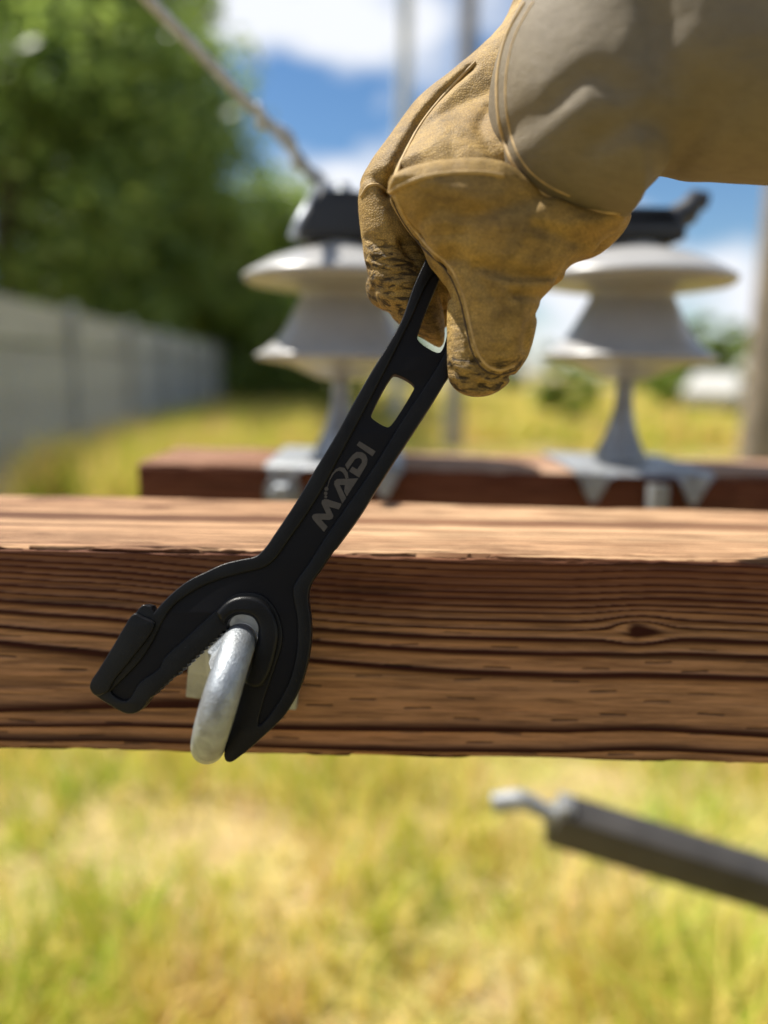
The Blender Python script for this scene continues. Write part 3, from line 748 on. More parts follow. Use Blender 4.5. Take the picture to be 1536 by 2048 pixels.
# loose skin creases: stretched noise, strongest on the curled finger and the thumb tip
wr = np.clip(sstep(880, 800, pxv) * sstep(450, 520, pyv) + sstep(690, 740, pyv) * 0.9 + 0.25 * sstep(980, 930, pxv) * sstep(560, 620, pyv), 0, 1)
crease = (fbm(pxv * 0.018 + pyv * 0.004, pyv * 0.085 - pxv * 0.02, 0.5, 3) - 0.45) * wr * 0.0036
soft = (fbm(pxv * 0.016, pyv * 0.016, 0.9, 3) - 0.45) * 0.0030
V[:, 2] -= (crease + soft * (V[:, 2] < HD + 0.03))
gl_me = fastmesh('glove', cam2world(V), Qd[:, ::-1])
at = gl_me.attributes.new('wrinkle', 'FLOAT', 'POINT'); at.data.foreach_set('value', np.clip(wr + 0.15, 0, 1).astype(np.float32))
person = tag(empty('person', PD(1000, 790, HD)), 'person reaching in from the right with a tan leather work glove and wide cuff', 'person')
glove = link('glove', gl_me, person, M_glove)

# cuff: wide gauntlet running out of the picture to the right
h = 0.002
xs, ys, zs = grid(970, 2150, -330, 470, -0.10, 0.14, h)
X2, Y2 = np.meshgrid(xs, ys, indexing='ij'); X3, Y3 = X2[:, :, None], Y2[:, :, None]; Z3 = zs[None, None, :]
F = puffy([(1062, -40), (1022, 30), (996, 100), (986, 170), (990, 240), (1004, 305), (1035, 360), (1075, 392), (1120, 412), (1180, 428), (1257, 434), (1278, 398), (1325, 361), (1440, 360), (2050, 395), (2050, -280), (1250, -240), (1130, -150)],
          -0.034, 0.050, 0.036, X2, Y2, zs, gx=-0.18, gy=0.10, dome=0.1)
for pts_, wd, dp, wf in (([(1180, 300), (1120, 270), (1060, 300), (1020, 290)], 0.006, 0.003, -0.03), ([(1340, 330), (1250, 260), (1230, 160)], 0.009, 0.003, -0.03), ([(1150, 360), (1240, 340), (1330, 345)], 0.005, 0.003, -0.03)):
    F = groove(F, pts_, wd, dp, X3, Y3, Z3, wf)
V, Qd = mesh_field(F, (xs[0], ys[0], zs[0]), h, 3)
pxv = 768 + V[:, 0] / V[:, 2] * FPX; pyv = 1024 - V[:, 1] / V[:, 2] * FPX
V[:, 2] -= (fbm(pxv * 0.008, pyv * 0.010, 1.9, 4) - 0.45) * 0.0035
cf_me = fastmesh('cuff', cam2world(V), Qd[:, ::-1])
at = cf_me.attributes.new('wrinkle', 'FLOAT', 'POINT'); at.data.foreach_set('value', np.full(len(V), 0.12, np.float32))
cuff = link('cuff', cf_me, glove, M_cuff)

# welts and stitching laid on the leather
bv_g = BVHTree.FromObject(glove, bpy.context.evaluated_depsgraph_get()); bv_c = BVHTree.FromObject(cuff, bpy.context.evaluated_depsgraph_get())
def on_surface(pts, trees, lift=0.0):
    out = []
    for p in catmull(pts, 8, closed=False):
        v = (fwd + crt * ((p[0] - 768) / FPX) + cup * ((1024 - p[1]) / FPX)).normalized(); best = None
        for tr in trees:
            hit = tr.ray_cast(CAMLOC, v)
            if hit[0] is not None and (best is None or hit[3] < best[3]): best = hit
        if best is not None: out.append(best[0] - v * lift)
    # relax depth so that the welt does not jump
    for it in range(2): out = [out[0]] + [(out[i - 1] + out[i] * 2 + out[i + 1]) / 4 for i in range(1, len(out) - 1)] + [out[-1]]
    return out
for pts_, r_, trees in (
    ([(780, 384), (803, 371), (850, 354), (910, 346), (970, 346), (1008, 352)], 0.0011, [bv_g]),
    ([(1068, 2), (1031, 70), (1014, 140), (1012, 200), (1017, 246), (1031, 297), (1058, 340), (1098, 372), (1140, 392)], 0.0006, [bv_c]),
    ([(722, 394), (737, 372), (758, 371), (777, 386)], 0.0009, [bv_g]),
    ([(952, 124), (905, 172), (843, 248), (801, 327), (779, 382)], 0.0010, [bv_g]),
    ([(1050, 5), (1014, 72), (997, 140), (995, 200), (1000, 248), (1015, 302), (1042, 348), (1085, 386), (1130, 407), (1180, 420), (1240, 427)], 0.0011, [bv_c])):
    mb = MB(); P = on_surface(pts_, trees, -0.0001); mb.tube(P, r_, 8); mb.build('welt', M_welt, glove, ang=None)

M_seam = plain('seam_shade', (0.050, 0.030, 0.014), 0.8, 0, 0.3, 200)  # dark tube stands in for the shaded crease along the seam
mb = MB(); P = on_surface([(782, 392), (803, 437), (851, 501), (891, 538), (918, 591), (932, 650), (947, 709), (969, 740), (999, 749), (1032, 739)], [bv_g], -0.0003)
mb.tube(P, 0.00065, 8); mb.build('seam', M_seam, glove, ang=None)
mb = MB(); P = on_surface([(790, 390), (812, 434), (860, 496), (900, 532), (927, 588), (941, 648), (956, 704), (975, 731), (1000, 740), (1028, 731)], [bv_g], -0.0004)
mb.tube(P, 0.0009, 8); mb.build('welt', M_welt, glove, ang=None)
# unseen rest of the person, added behind camera to block light: one continuous body
hb = 0.016
bx = np.arange(-0.45, 0.90, hb); by = np.arange(-0.75, 0.60, hb); bz = np.arange(-0.05, 1.95, hb)
XB, YB, ZB = np.meshgrid(bx, by, bz, indexing='ij')
w_end = PD(1900, 60, HD - 0.07); w_mid = PD(2700, 200, HD - 0.07)
J = dict(pel=(0.05, -0.55, 0.98), che=(0.05, -0.52, 1.36), nek=(0.05, -0.52, 1.55), hed=(0.05, -0.48, 1.70), rs=(0.23, -0.50, 1.46), re=(0.66, -0.02, 1.40), ls=(-0.13, -0.50, 1.46), le=(-0.22, -0.52, 1.16), lh=(-0.22, -0.44, 0.90))
def cap_(a, b, ra, rb, k=0.04):
    global FB
    d = capsule(a, b, ra, rb, XB, YB, ZB)
    FB = d if FB is None else smin(FB, d, k)
FB = None
cap_((-0.05, -0.55, 1.0), (0.15, -0.55, 1.0), 0.13, 0.13); cap_((-0.06, -0.52, 1.32), (0.16, -0.52, 1.32), 0.14, 0.14); cap_(J['pel'], J['che'], 0.14, 0.15); cap_(J['che'], J['nek'], 0.08, 0.06); cap_(J['nek'], J['hed'], 0.06, 0.09, 0.02); cap_(J['hed'], (0.05, -0.46, 1.74), 0.095, 0.10, 0.02)
cap_(J['rs'], J['re'], 0.068, 0.055); cap_(J['re'], tuple(w_mid), 0.055, 0.050); cap_(tuple(w_mid), tuple(w_end), 0.050, 0.045, 0.02)
cap_(J['ls'], J['le'], 0.066, 0.052); cap_(J['le'], J['lh'], 0.052, 0.036); cap_(J['lh'], (-0.21, -0.42, 0.80), 0.040, 0.028, 0.02)
for sx in (-0.06, 0.16):
    cap_((sx, -0.55, 0.95), (sx, -0.54, 0.50), 0.10, 0.068); cap_((sx, -0.54, 0.50), (sx, -0.57, 0.08), 0.066, 0.048); cap_((sx, -0.58, 0.045), (sx, -0.38, 0.035), 0.048, 0.042, 0.02)
V, Qd = mesh_field(FB, (bx[0], by[0], bz[0]), hb, 2)
bm_e = fastmesh('body', V, Qd)
bdy = link('body', bm_e, person, M_sleeve)
bm_e.materials.append(plain('skin', (0.45, 0.27, 0.18), 0.5))
zz_ = np.array([sum(V[i][2] for i in f) / 4 for f in Qd]); bm_e.polygons.foreach_set('material_index', (zz_ > 1.545).astype(np.int32))
mb = MB(); mb.lathe([(0.150, 1.775), (0.152, 1.780), (0.122, 1.790), (0.118, 1.83), (0.095, 1.885), (0.05, 1.915), (0.0001, 1.92)], 28, Matrix.Translation(Vector((0.05, -0.455, 0)))); mb.build('hard_hat', plain('white_helmet', (0.7, 0.7, 0.68), 0.35), person, ang=None)

# ------------------------------------------------------------------ insulators on the far crossarm
IY = FY + BD * 0.5
def insulator(px, label):
    k = IY / FPX * 1.0
    base = Vector((PY(px, 900, IY).x, IY, BZ))
    root = tag(empty('pin_insulator', base), label, 'insulator', 'porcelain insulators on the far crossarm')
    T_ = Matrix.Translation(base)
    zpx = lambda y: PY(px, y, IY).z - BZ
    rr = lambda p: 0.94 * p * (PY(px, 540, IY) - CAMLOC).dot(fwd) / FPX
    prof = [(0.012, 762), (40, 758), (62, 752), (86, 742), (110, 732), (150, 726), (176, 722), (184, 717), (182, 710), (168, 704), (143, 686), (124, 662), (108, 634), (96, 612), (88, 598), (90, 588), (110, 582), (160, 578), (198, 572), (209, 564), (208, 556), (192, 546), (150, 524), (110, 510), (78, 502), (60, 496), (54, 486), (50, 476), (0.01, 472)]
    mb = MB(); mb.lathe([(rr(a), zpx(b)) for a, b in prof], 64, T_); mb.build('porcelain_body', M_porc, root, ang=None)
    mb = MB(); z0 = zpx(760)
    mb.lathe([(0.030, 0.004), (0.030, 0.008), (0.027, 0.016), (0.020, 0.030), (0.014, 0.048), (0.0105, 0.065), (0.0095, 0.085), (0.0095, z0 + 0.01)], 32, T_); mb.build('pin', M_galv2, root, ang=50)
    # saddle plate with ears folded over the front edge
    mb = MB()
    n_ = 25; V = []; Fq = []
    for i in range(n_):
        u_ = i / (n_ - 1) * 2 - 1; x_ = u_ * 0.072
        wv = 0.5 + 0.5 * math.cos((abs(u_) - 0.72) / 0.28 * math.pi) if abs(u_) > 0.44 else 0.0
        drop = -0.001 - 0.030 * wv
        for (yy, zz) in ((BD * 0.5 - 0.004, 0.001), (BD * 0.5 - 0.004, 0.005), (-BD * 0.5 - 0.004, 0.005 - 0.001), (-BD * 0.5 - 0.009, 0.0), (-BD * 0.5 - 0.010, drop), (-BD * 0.5 - 0.005, drop), (-BD * 0.5 - 0.004, 0.001)):
            V.append(base + Vector((x_, yy, zz)))
    for i in range(n_ - 1):
        for j in range(7): l = (j + 1) % 7; Fq.append((i * 7 + j, i * 7 + l, (i + 1) * 7 + l, (i + 1) * 7 + j))
    Fq += [tuple(range(7)), tuple((n_ - 1) * 7 + j for j in range(6, -1, -1))]
    mb.add(V, Fq); mb.build('saddle_plate', M_galv2, root, ang=35)
    mb = MB(); mb.tube([base + Vector((0.012, -BD * 0.5 - 0.016, -0.008)), base + Vector((0.012, -BD * 0.5 - 0.016, -0.10))], 0.011, 16); mb.build('clamp_bolt', M_galv2, root, ang=50)
    return root, base, zpx
insL, bL, zpL = insulator(680, 'left grey white porcelain pin insulator, partly behind the glove and wrench')
insR, bR, zpR = insulator(1240, 'right grey white porcelain pin insulator on the far crossarm, under the arm')

# conductor clamps on top of the insulators
def clamp(base, zp, label, side):
    z0 = zp(482)
    root = tag(empty('conductor_clamp', base + Vector((0, 0, z0))), label, 'clamp', 'black clamps on the insulators')
    mb = MB(); w0, w1, hh = (0.046, 0.030, 0.038) if side < 0 else (0.044, 0.036, 0.022)
    V = []
    for (wd, zz) in ((w0, -0.004), (w0, 0.012), (w1, hh), (w1 * 0.9, hh + 0.003)):
        for sx, sy in ((-1, -1), (1, -1), (1, 1), (-1, 1)): V.append(base + Vector((sx * wd, sy * 0.034, z0 + zz)))
    Fq = [(0, 3, 2, 1), (12, 13, 14, 15)]
    for i in range(3):
        for k in range(4): l = (k + 1) % 4; Fq.append((i * 4 + k, i * 4 + l, i * 4 + 4 + l, i * 4 + 4 + k))
    bmk = bmesh.new(); vs_ = [bmk.verts.new(v) for v in V]; [bmk.faces.new([vs_[i] for i in f]) for f in Fq]; bmesh.ops.bevel(bmk, geom=bmk.edges[:], offset=0.007, segments=3, affect='EDGES', profile=0.5); bmk.verts.index_update()
    mb.add([v.co.copy() for v in bmk.verts], [[v.index for v in f.verts] for f in bmk.faces]); bmk.free(); mb.build('clamp_block', M_polymer, root, ang=30)
    if side < 0:
        for dx in (-0.020, 0.002):
            mb = MB(); c = base + Vector((dx, -0.020, z0 + hh + 0.001))
            mb.lathe([(0.010, 0), (0.010, 0.008), (0.007, 0.011), (0.0062, 0.016), (0.0001, 0.017)], 16, Matrix.Translation(c)); mb.build('bolt', M_galv, root, ang=50)
    else:
        mb = MB(); p = [base + Vector((0.02, -0.01, z0 + 0.012)), base + Vector((0.050, -0.01, z0 + 0.030)), base + Vector((0.058, -0.01, z0 + 0.042)), base + Vector((0.069, -0.01, z0 + 0.041))]
        mb.tube(p, [0.016, 0.014, 0.012, 0.009], 12); mb.build('keeper', M_polymer, root, ang=50)
        mb = MB(); p = [base + Vector((-0.045, -0.01, z0 + 0.012)), base + Vector((-0.075, -0.012, z0 + 0.022)), base + Vector((-0.09, -0.012, z0 + 0.016))]
        mb.tube(p, [0.015, 0.012, 0.008], 12); mb.build('keeper', M_polymer, root, ang=50)
    return root
clamp(bL, zpL, 'black polymer conductor clamp with bright bolts on the left insulator', -1)
clamp(bR, zpR, 'black polymer clamp with a raised keeper on the right insulator', 1)

# conductor coming down from the upper left, with a tie wire wound round its end
path = [PD(180, -130, 0.60), PD(292, -5, 0.65), PD(385, 90, 0.70), PD(475, 185, 0.75), PD(545, 255, 0.80), PD(598, 315, 0.83), PD(640, 372, 0.86), PD(685, 402, 0.885)]
cp = [Vector(v) for v in catmull([np.array(p) for p in path], 22, closed=False)]
def helix(path, rad, turns_per_m, phase, taper=None):
    out = []; s_ = 0; u = (path[1] - path[0]).normalized().orthogonal()
    for i, p in enumerate(path):
        t_ = (path[min(i + 1, len(path) - 1)] - path[max(i - 1, 0)]).normalized()
        u = (u - t_ * u.dot(t_)).normalized(); w_ = t_.cross(u)
        if i: s_ += (p - path[i - 1]).length
        a = 2 * math.pi * turns_per_m * s_ + phase
        out.append(p + (u * math.cos(a) + w_ * math.sin(a)) * rad)
    return out
cond = tag(empty('conductor_cable', path[0]), 'twisted bare aluminium conductor running down to the left insulator', 'cable')
M_alu = plain('weathered_aluminium', (0.38, 0.41, 0.46), 0.40, 0.3, 0.2, 80, 0.1, 400)
for k in range(6):
    mb = MB(); mb.tube(helix(cp, 0.0038, 10, k * math.pi / 3), 0.0019, 8); mb.build('strand', M_alu, cond, ang=None)
mb = MB(); mb.tube(cp, 0.0022, 8); mb.build('core', M_alu, cond, ang=None)
tie = tag(empty('tie_wire', path[-2]), 'grey tie wire wound round the conductor above the left insulator', 'wire')
seg = cp[int(len(cp) * 0.48):]
mb = MB(); mb.tube(helix(seg, 0.0078, 17, 0.6), 0.0040, 8); mb.build('wrap', M_alu, tie, ang=None)
mb = MB(); leg_p = [path[-2], PD(620, 410, 0.865), PD(598, 450, 0.86), PD(588, 478, 0.865)]
mb.tube([Vector(v) for v in catmull([np.array(p) for p in leg_p], 6, closed=False)], 0.0062, 10); mb.build('leg', M_alu, tie, ang=None)
mb = MB(); leg_p = [path[-2], PD(690, 392, 0.865), PD(716, 425, 0.86), PD(728, 465, 0.865)]
mb.tube([Vector(v) for v in catmull([np.array(p) for p in leg_p], 6, closed=False)], 0.0062, 10); mb.build('leg', M_alu, tie, ang=None)

# bolt through the far crossarm
bp = PY(566, 985, FY); M_ = Matrix.Translation(bp) @ Matrix.Rotation(R(90), 4, 'X')
root = tag(empty('through_bolt', bp), 'small galvanised bolt head on the front of the far crossarm, left of the wrench', 'bolt')
mb = MB(); mb.lathe([(0.020, -0.002), (0.020, 0.003), (0.019, 0.004)], 28, M_); mb.build('round_washer', M_galv, root, ang=40)
mb = MB(); mb.lathe([(0.013, 0.003), (0.013, 0.014), (0.010, 0.017)], 6, M_); mb.build('bolt_head', M_galv, root, ang=25)

# dark square bar with a galvanised end fitting, lower right
BYD = 0.92
root = None
a_ = PY(1105, 1635, BYD); b_ = PY(1620, 1795, BYD); dirb = (b_ - a_).normalized()
root = tag(empty('brace_bar', a_), 'dark square brace bar with bluish metal end fitting below the crossarm', 'brace')
upb = (Vector((0, -0.35, 1)) - dirb * dirb.dot(Vector((0, -0.35, 1)))).normalized(); sdb = dirb.cross(upb)
Rb = Matrix((dirb, -sdb, upb)).transposed()
Lb = 1.0
mb = MB(); mb.box(a_ + dirb * (Lb / 2), (Lb, 0.044, 0.058), Rb, 0.003); mb.build('bar', plain('dark_fibreglass', (0.036, 0.033, 0.030), 0.5, 0, 0.25, 20, 0.1, 120), root, ang=30)
mb = MB(); mb.box(a_ + dirb * 0.006 + upb * 0.024 , (0.020, 0.03, 0.026), Rb, 0.004); mb.build('end_collar', M_galv2, root, ang=30)
mb = MB()
p = [a_ + dirb * 0.01 + upb * 0.004, PY(1070, 1612, BYD), PY(1045, 1600, BYD), PY(985, 1606, BYD)]
mb.tube([Vector(v) for v in catmull([np.array(q_) for q_ in p], 5, closed=False)], [0.011] * 5 + [0.012] * 5 + [0.013] * 6, 12); mb.build('end_hook', M_galv2, root, ang=50)

# ------------------------------------------------------------------ fence
M_fence = plain('grey_fence_board', (0.29, 0.30, 0.295), 0.8, 0, 0.18, 3, 0.2, 60, 0.003)
M_fence2 = plain('grey_fence_rail', (0.36, 0.365, 0.345), 0.8, 0, 0.15, 3)
f0 = Vector((-2.74, 3.0, 0)); f1 = Vector((-6.2, 40.0, 0)); fd = (f1 - f0); fl_ = fd.length; fd.normalize(); ang = math.atan2(fd.y, fd.x)
fence = tag(empty('board_fence', f0), 'long grey board fence with pale top rail along the left of the meadow', 'fence')
bm_ = MB(); bm_.box((0, 0, 0.74), (0.088, 0.022, 1.42), None, 0.004); slat_me = mesh('board', bm_.V, bm_.F); slat_me.materials.append(M_fence)
ns_ = int(fl_ / 0.15)
for k in range(ns_):
    o = bpy.data.objects.new('board', slat_me); COL.objects.link(o); o.parent = fence
    o.location = fd * (k + 0.5) * 0.15 + Vector((0, 0, random.uniform(-0.012, 0.012))); o.rotation_euler = (0, random.uniform(-0.006, 0.006), ang)
bm_ = MB(); bm_.box((0, 0, 0.93), (0.10, 0.10, 1.86), None, 0.006); post_me = mesh('post', bm_.V, bm_.F); post_me.materials.append(M_fence)
bm_ = MB(); bm_.box((0, 0, 1.64), (2.36, 0.045, 0.34), None, 0.004); rail_me = mesh('top_rail', bm_.V, bm_.F); rail_me.materials.append(M_fence2)
for k in range(int(fl_ / 2.4) + 1):
    o = bpy.data.objects.new('post', post_me); COL.objects.link(o); o.parent = fence
    o.location = fd * k * 2.4 + Vector((fd.y, -fd.x, 0)) * 0.08; o.rotation_euler = (0, 0, ang)
    if (k + 1) * 2.4 < fl_ + 0.5:
        o = bpy.data.objects.new('top_rail', rail_me); COL.objects.link(o); o.parent = fence
        o.location = fd * (k + 0.5) * 2.4; o.rotation_euler = (0, 0, ang)

# pale equipment cabinet at the end of the fence
c = PY(505, 800, 26); c.z = 0
root = tag(empty('cabinet', c), 'pale grey equipment cabinet standing beyond the end of the fence', 'cabinet')
M_cab = plain('pale_cabinet', (0.50, 0.51, 0.50), 0.6, 0, 0.1, 2)
mb = MB(); mb.box(c + Vector((0, 0, 0.84)), (1.9, 1.0, 1.60), None, 0.03); mb.build('housing', M_cab, root, ang=30)
mb = MB(); mb.box(c + Vector((0, 0, 1.67)), (2.02, 1.12, 0.07), None, 0.02); mb.build('lid', M_cab, root, ang=30)
for dx in (-0.46, 0.46):
    mb = MB(); mb.box(c + Vector((dx, -0.51, 0.85)), (0.86, 0.03, 1.42), None, 0.01); mb.build('door', M_cab, root, ang=30)

# ------------------------------------------------------------------ poles
M_pole = plain('weathered_pole', (0.19, 0.155, 0.115), 0.85, 0, 0.3, 6, 0.3, 40, 0.01)
M_poleg = plain('grey_pole', (0.20, 0.19, 0.19), 0.8, 0, 0.2, 6, 0.2, 40, 0.01)
M_polep = plain('pale_pole', (0.52, 0.52, 0.50), 0.7, 0, 0.1, 6)
def pole(px, py, Y, r0, r1, H, label, mat, arm_z=(), eq=()):
    b = PY(px, py, Y); b.z = 0
    root = tag(empty('utility_pole', b), label, 'pole', 'utility poles')
    mb = MB(); mb.tube([b + Vector((0.004 * math.sin(k) , 0, -0.2 + (H + 0.2) * k / 12)) for k in range(13)], [r0 + (r1 - r0) * k / 12 for k in range(13)], 20); mb.build('shaft', mat, root, ang=60)
    for z in arm_z:
        mb = MB(); mb.box(b + Vector((0, -r1 - 0.06, z)), (2.4, 0.10, 0.12), None, 0.008); mb.build('arm', mat, root, ang=30)
        for dx in (-1.05, -0.5, 0.5, 1.05):
            mb = MB(); mb.lathe([(0.03, 0), (0.03, 0.06), (0.08, 0.08), (0.06, 0.12), (0.09, 0.15), (0.05, 0.22), (0.0001, 0.24)], 14, Matrix.Translation(b + Vector((dx, -r1 - 0.06, z + 0.06)))); mb.build('insulator', M_porc, root, ang=50)
    for (dx, z) in eq:
        mb = MB(); mb.lathe([(0.0001, -0.42), (0.23, -0.42), (0.24, -0.38), (0.24, 0.36), (0.20, 0.42), (0.0001, 0.44)], 20, Matrix.Translation(b + Vector((dx, 0, z)))); mb.build('transformer', M_poleg, root, ang=40)
    return root
pole(920, 500, 13, 0.15, 0.12, 9.6, 'thin grey utility pole rising behind the glove', M_poleg, (9.0,))
pole(800, 500, 21, 0.20, 0.15, 12.6, 'far utility pole with two grey transformers above the glove', M_polep, (12.0,), ((-0.62, 11.25), (0.36, 11.45)))
pole(1538, 700, 7.5, 0.19, 0.15, 9.0, 'brown wooden utility pole at the right edge of the meadow', M_pole, (8.4,))

# ------------------------------------------------------------------ trees and shrubs
def leaf_mat(name, a, b, c):
    t = NT(name)
    geo = t.node('ShaderNodeNewGeometry'); n_ = t.tex(scale=0.7, detail=3)
    m = t.node('ShaderNodeMath', operation='MULTIPLY_ADD'); t.l.new(geo.outputs['Random Per Island'], m.inputs[0]); m.inputs[1].default_value = 0.6
    sub = t.node('ShaderNodeMath', operation='SUBTRACT'); t.l.new(n_.outputs['Fac'], sub.inputs[0]); sub.inputs[1].default_value = 0.3; t.l.new(sub.outputs[0], m.inputs[2])
    cc = t.ramp(m.outputs[0], [(0.15, a), (0.5, b), (0.8, c)])
    t.col(cc); t.set(Roughness=0.38)
    tr = t.node('ShaderNodeBsdfTranslucent'); t.l.new(t.mix(0.5, cc, (0.30, 0.40, 0.05)), tr.inputs['Color'])
    mx = t.node('ShaderNodeMixShader'); mx.inputs[0].default_value = 0.5
    t.l.new(t.b.outputs[0], mx.inputs[1]); t.l.new(tr.outputs[0], mx.inputs[2]); t.l.new(mx.outputs[0], t.out.inputs['Surface'])
    return t.m
M_leaf = leaf_mat('broad_leaves', (0.09, 0.155, 0.055), (0.17, 0.26, 0.075), (0.30, 0.37, 0.11))
M_leaf2 = leaf_mat('light_leaves', (0.09, 0.16, 0.02), (0.16, 0.25, 0.03), (0.26, 0.32, 0.04))
M_bark = plain('bark', (0.11, 0.085, 0.06), 0.9, 0, 0.3, 8, 0.4, 30, 0.02)
def tree(name, base, H, rx, rz, zc, label, cat='tree', nleaf=26000, ls=0.09, mat=None, nclump=90, group=None, trunk_r=0.18, low=0.0, name_c='crown'):
    root = tag(empty(name, base), label, cat, group)
    mb = MB(); base = Vector(base)
    mb.tube([base + Vector((0.06 * math.sin(k * 1.3), 0.05 * math.cos(k), (zc) * k / 6)) for k in range(7)], [trunk_r * (1 - 0.09 * k) for k in range(7)], 10)
    cl = []
    for k in range(nclump):
        while True:
            p = np.array([random.uniform(-1, 1), random.uniform(-1, 1), random.uniform(-1, 1)])
            if 0.25 < p @ p < 1.0: break
        q_ = np.array([p[0] * rx, p[1] * rx, p[2] * rz + zc])
        if q_[2] < low: q_[2] = low + random.random() * 0.4
        cl.append((q_, random.uniform(0.16, 0.30) * min(rx, rz)))
    for k in range(9):
        q_ = cl[k * (nclump // 9)][0]; s_ = base + Vector((0, 0, zc * random.uniform(0.45, 0.95)))
        e_ = base + Vector(q_); mid = (s_ + e_) / 2 + Vector((0, 0, -0.1))
        mb.tube([s_, mid, e_], [trunk_r * 0.42, trunk_r * 0.26, trunk_r * 0.08], 6)
    mb.build('trunk', M_bark, root, ang=60)
    per = nleaf // nclump; V = []
    for (q_, r_) in cl:
        d = rng.normal(size=(per, 3)); d /= np.linalg.norm(d, axis=1)[:, None]
        V.append(q_ + d * r_ * (0.35 + 0.65 * rng.random((per, 1)) ** 0.6) * np.array([1.15, 1.15, 0.8]))
    P = np.concatenate(V) + np.array(base); n_ = len(P)
    a = rng.normal(size=(n_, 3)); a[:, 2] *= 0.5; a /= np.linalg.norm(a, axis=1)[:, None]
    b = np.cross(a, rng.normal(size=(n_, 3))); b /= np.linalg.norm(b, axis=1)[:, None]
    s_ = ls * (0.6 + 0.8 * rng.random((n_, 1)))
    VV = np.stack([P - a * s_, P + b * s_ * 0.5, P + a * s_, P - b * s_ * 0.5], 1).reshape(-1, 3)
    Qd_ = np.arange(n_ * 4).reshape(-1, 4)
    link(name_c, fastmesh('crown', VV, Qd_), root, mat or M_leaf, smooth=False)
    return root
def at(px, Y):
    p = PY(px, 760, Y); p.z = 0; return p
TG = 'trees beyond the fence'
tree('broadleaf_tree', at(30, 16), 11, 4.4, 5.2, 5.6, 'tall dark broadleaf tree behind the fence at the far left', 'tree', 56000, 0.11, M_leaf, 170, TG, 0.28, 0.4)
tree('broadleaf_tree', at(235, 19), 10, 2.9, 5.4, 6.0, 'tall broadleaf tree behind the fence, its crown ending against the blue sky', 'tree', 46000, 0.11, M_leaf, 150, TG, 0.25, 0.5)
tree('broadleaf_tree', at(545, 23), 6, 3.3, 3.2, 3.1, 'lower rounded tree behind the cabinet, left of the left insulator', 'tree', 34000, 0.11, M_leaf, 120, TG, 0.2, 0.3)
tree('broadleaf_tree', at(730, 34), 6, 3.6, 3.3, 3.6, 'pale green far tree whose top shows behind the left insulator', 'tree', 14000, 0.14, M_leaf2, 60, TG, 0.2, 0.3)
tree('broadleaf_tree', at(420, 31), 6, 4.2, 3.4, 3.2, 'dark green tree filling the gap between the tall tree and the cabinet', 'tree', 30000, 0.13, M_leaf, 110, TG, 0.2, 0.1)
FG = 'low trees at the far side of the meadow'
tree('far_tree', at(1425, 55), 6, 3.0, 2.6, 2.9, 'dark green far tree above the pale parked car', 'tree', 9000, 0.2, M_leaf, 40, FG, 0.2, 0.2)
tree('far_tree', at(1290, 62), 4, 3.4, 1.8, 1.9, 'low dark far tree behind the pin of the right insulator', 'tree', 9000, 0.2, M_leaf, 40, FG, 0.2, 0.1)
tree('far_tree', at(1040, 58), 4, 5.0, 1.7, 1.6, 'low dark far thicket below the thumb of the glove', 'tree', 9000, 0.2, M_leaf, 40, FG, 0.2, 0.1)
tree('far_tree', at(640, 60), 4, 6.0, 2.0, 2.0, 'low dark far thicket behind the left insulator pin', 'tree', 9000, 0.2, M_leaf, 40, FG, 0.2, 0.1)
tree('meadow_shrub', at(1135, 20), 1.5, 0.85, 0.75, 0.8, 'bright light green shrub in the meadow between thumb and right insulator', 'shrub', 6000, 0.05, M_leaf2, 30, None, 0.03, 0.05, 'foliage')
tree('meadow_shrub', at(1345, 30), 1.5, 0.8, 1.0, 1.0, 'green shrub beside the pale parked car', 'shrub', 5000, 0.06, M_leaf2, 30, None, 0.03, 0.05, 'foliage')

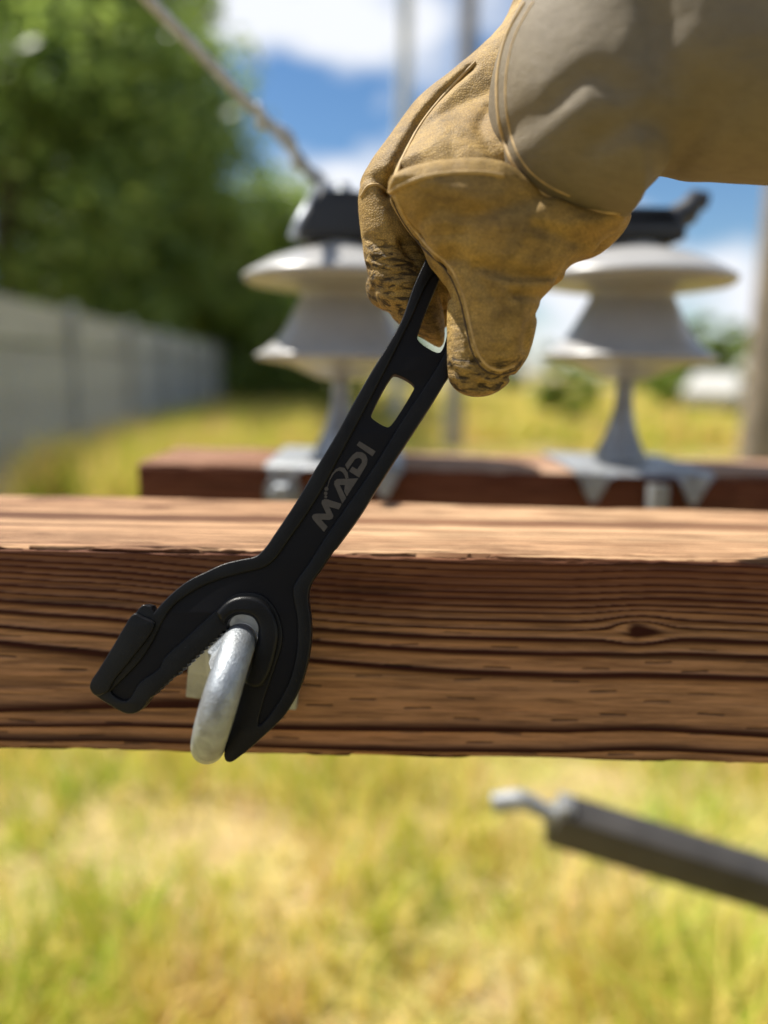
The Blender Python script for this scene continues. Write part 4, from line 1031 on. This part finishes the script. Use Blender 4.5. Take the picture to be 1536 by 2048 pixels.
# ------------------------------------------------------------------ pale parked car, far right
c = at(1432, 29); root = tag(empty('parked_car', c), 'pale grey parked car far off beside the right pole', 'car')
M_car = plain('pale_car_paint', (0.46, 0.45, 0.42), 0.3, 0, 0.05, 2); M_glass = plain('car_glass', (0.03, 0.035, 0.04), 0.1); M_tyre = plain('tyre', (0.02, 0.02, 0.02), 0.8)
prof = [(-2.1, 0.35), (-2.15, 0.75), (-2.0, 0.95), (-1.2, 1.02), (-0.65, 1.45), (0.75, 1.47), (1.45, 1.05), (2.05, 0.95), (2.15, 0.6), (2.1, 0.35)]
Rz = Matrix.Rotation(R(62), 4, 'Z')
def carpt(x, y, z): return c + (Rz @ Vector((x, y, z)))
mb = MB(); V = []; n_ = len(prof)
for sy in (-1, 1):
    for (x, z) in prof: V.append(carpt(x, sy * (0.86 if z < 1.1 else 0.68), z))
Fq = [tuple(range(n_ - 1, -1, -1)), tuple(range(n_, 2 * n_))] + [(i, (i + 1) % n_, n_ + (i + 1) % n_, n_ + i) for i in range(n_)]
mb.add(V, Fq); mb.build('body', M_car, root, ang=30)
for sy in (-1, 1):
    for x0, x1 in ((-0.95, -0.05), (0.02, 1.05)):
        mb = MB(); mb.add([carpt(x0, sy * 0.875, 1.05), carpt(x1, sy * 0.875, 1.05), carpt(x1 - (0.35 if x1 > .5 else 0), sy * 0.71, 1.38), carpt(x0 + (0.35 if x0 < -.5 else 0), sy * 0.71, 1.38),
                           carpt(x0, sy * 0.84, 1.05), carpt(x1, sy * 0.84, 1.05), carpt(x1 - (0.35 if x1 > .5 else 0), sy * 0.67, 1.38), carpt(x0 + (0.35 if x0 < -.5 else 0), sy * 0.67, 1.38)],
                          [(0, 1, 2, 3), (4, 7, 6, 5), (0, 4, 5, 1), (1, 5, 6, 2), (2, 6, 7, 3), (3, 7, 4, 0)]); mb.build('side_window', M_glass, root, ang=20)
    for x in (-1.3, 1.3):
        mb = MB(); mb.lathe([(0.18, -0.1), (0.30, -0.1), (0.33, -0.06), (0.33, 0.06), (0.30, 0.1), (0.18, 0.1)], 20, Matrix.Translation(carpt(x, sy * 0.80, 0.33)) @ Rz @ Matrix.Rotation(R(90), 4, 'X')); mb.build('wheel', M_tyre, root, ang=40)
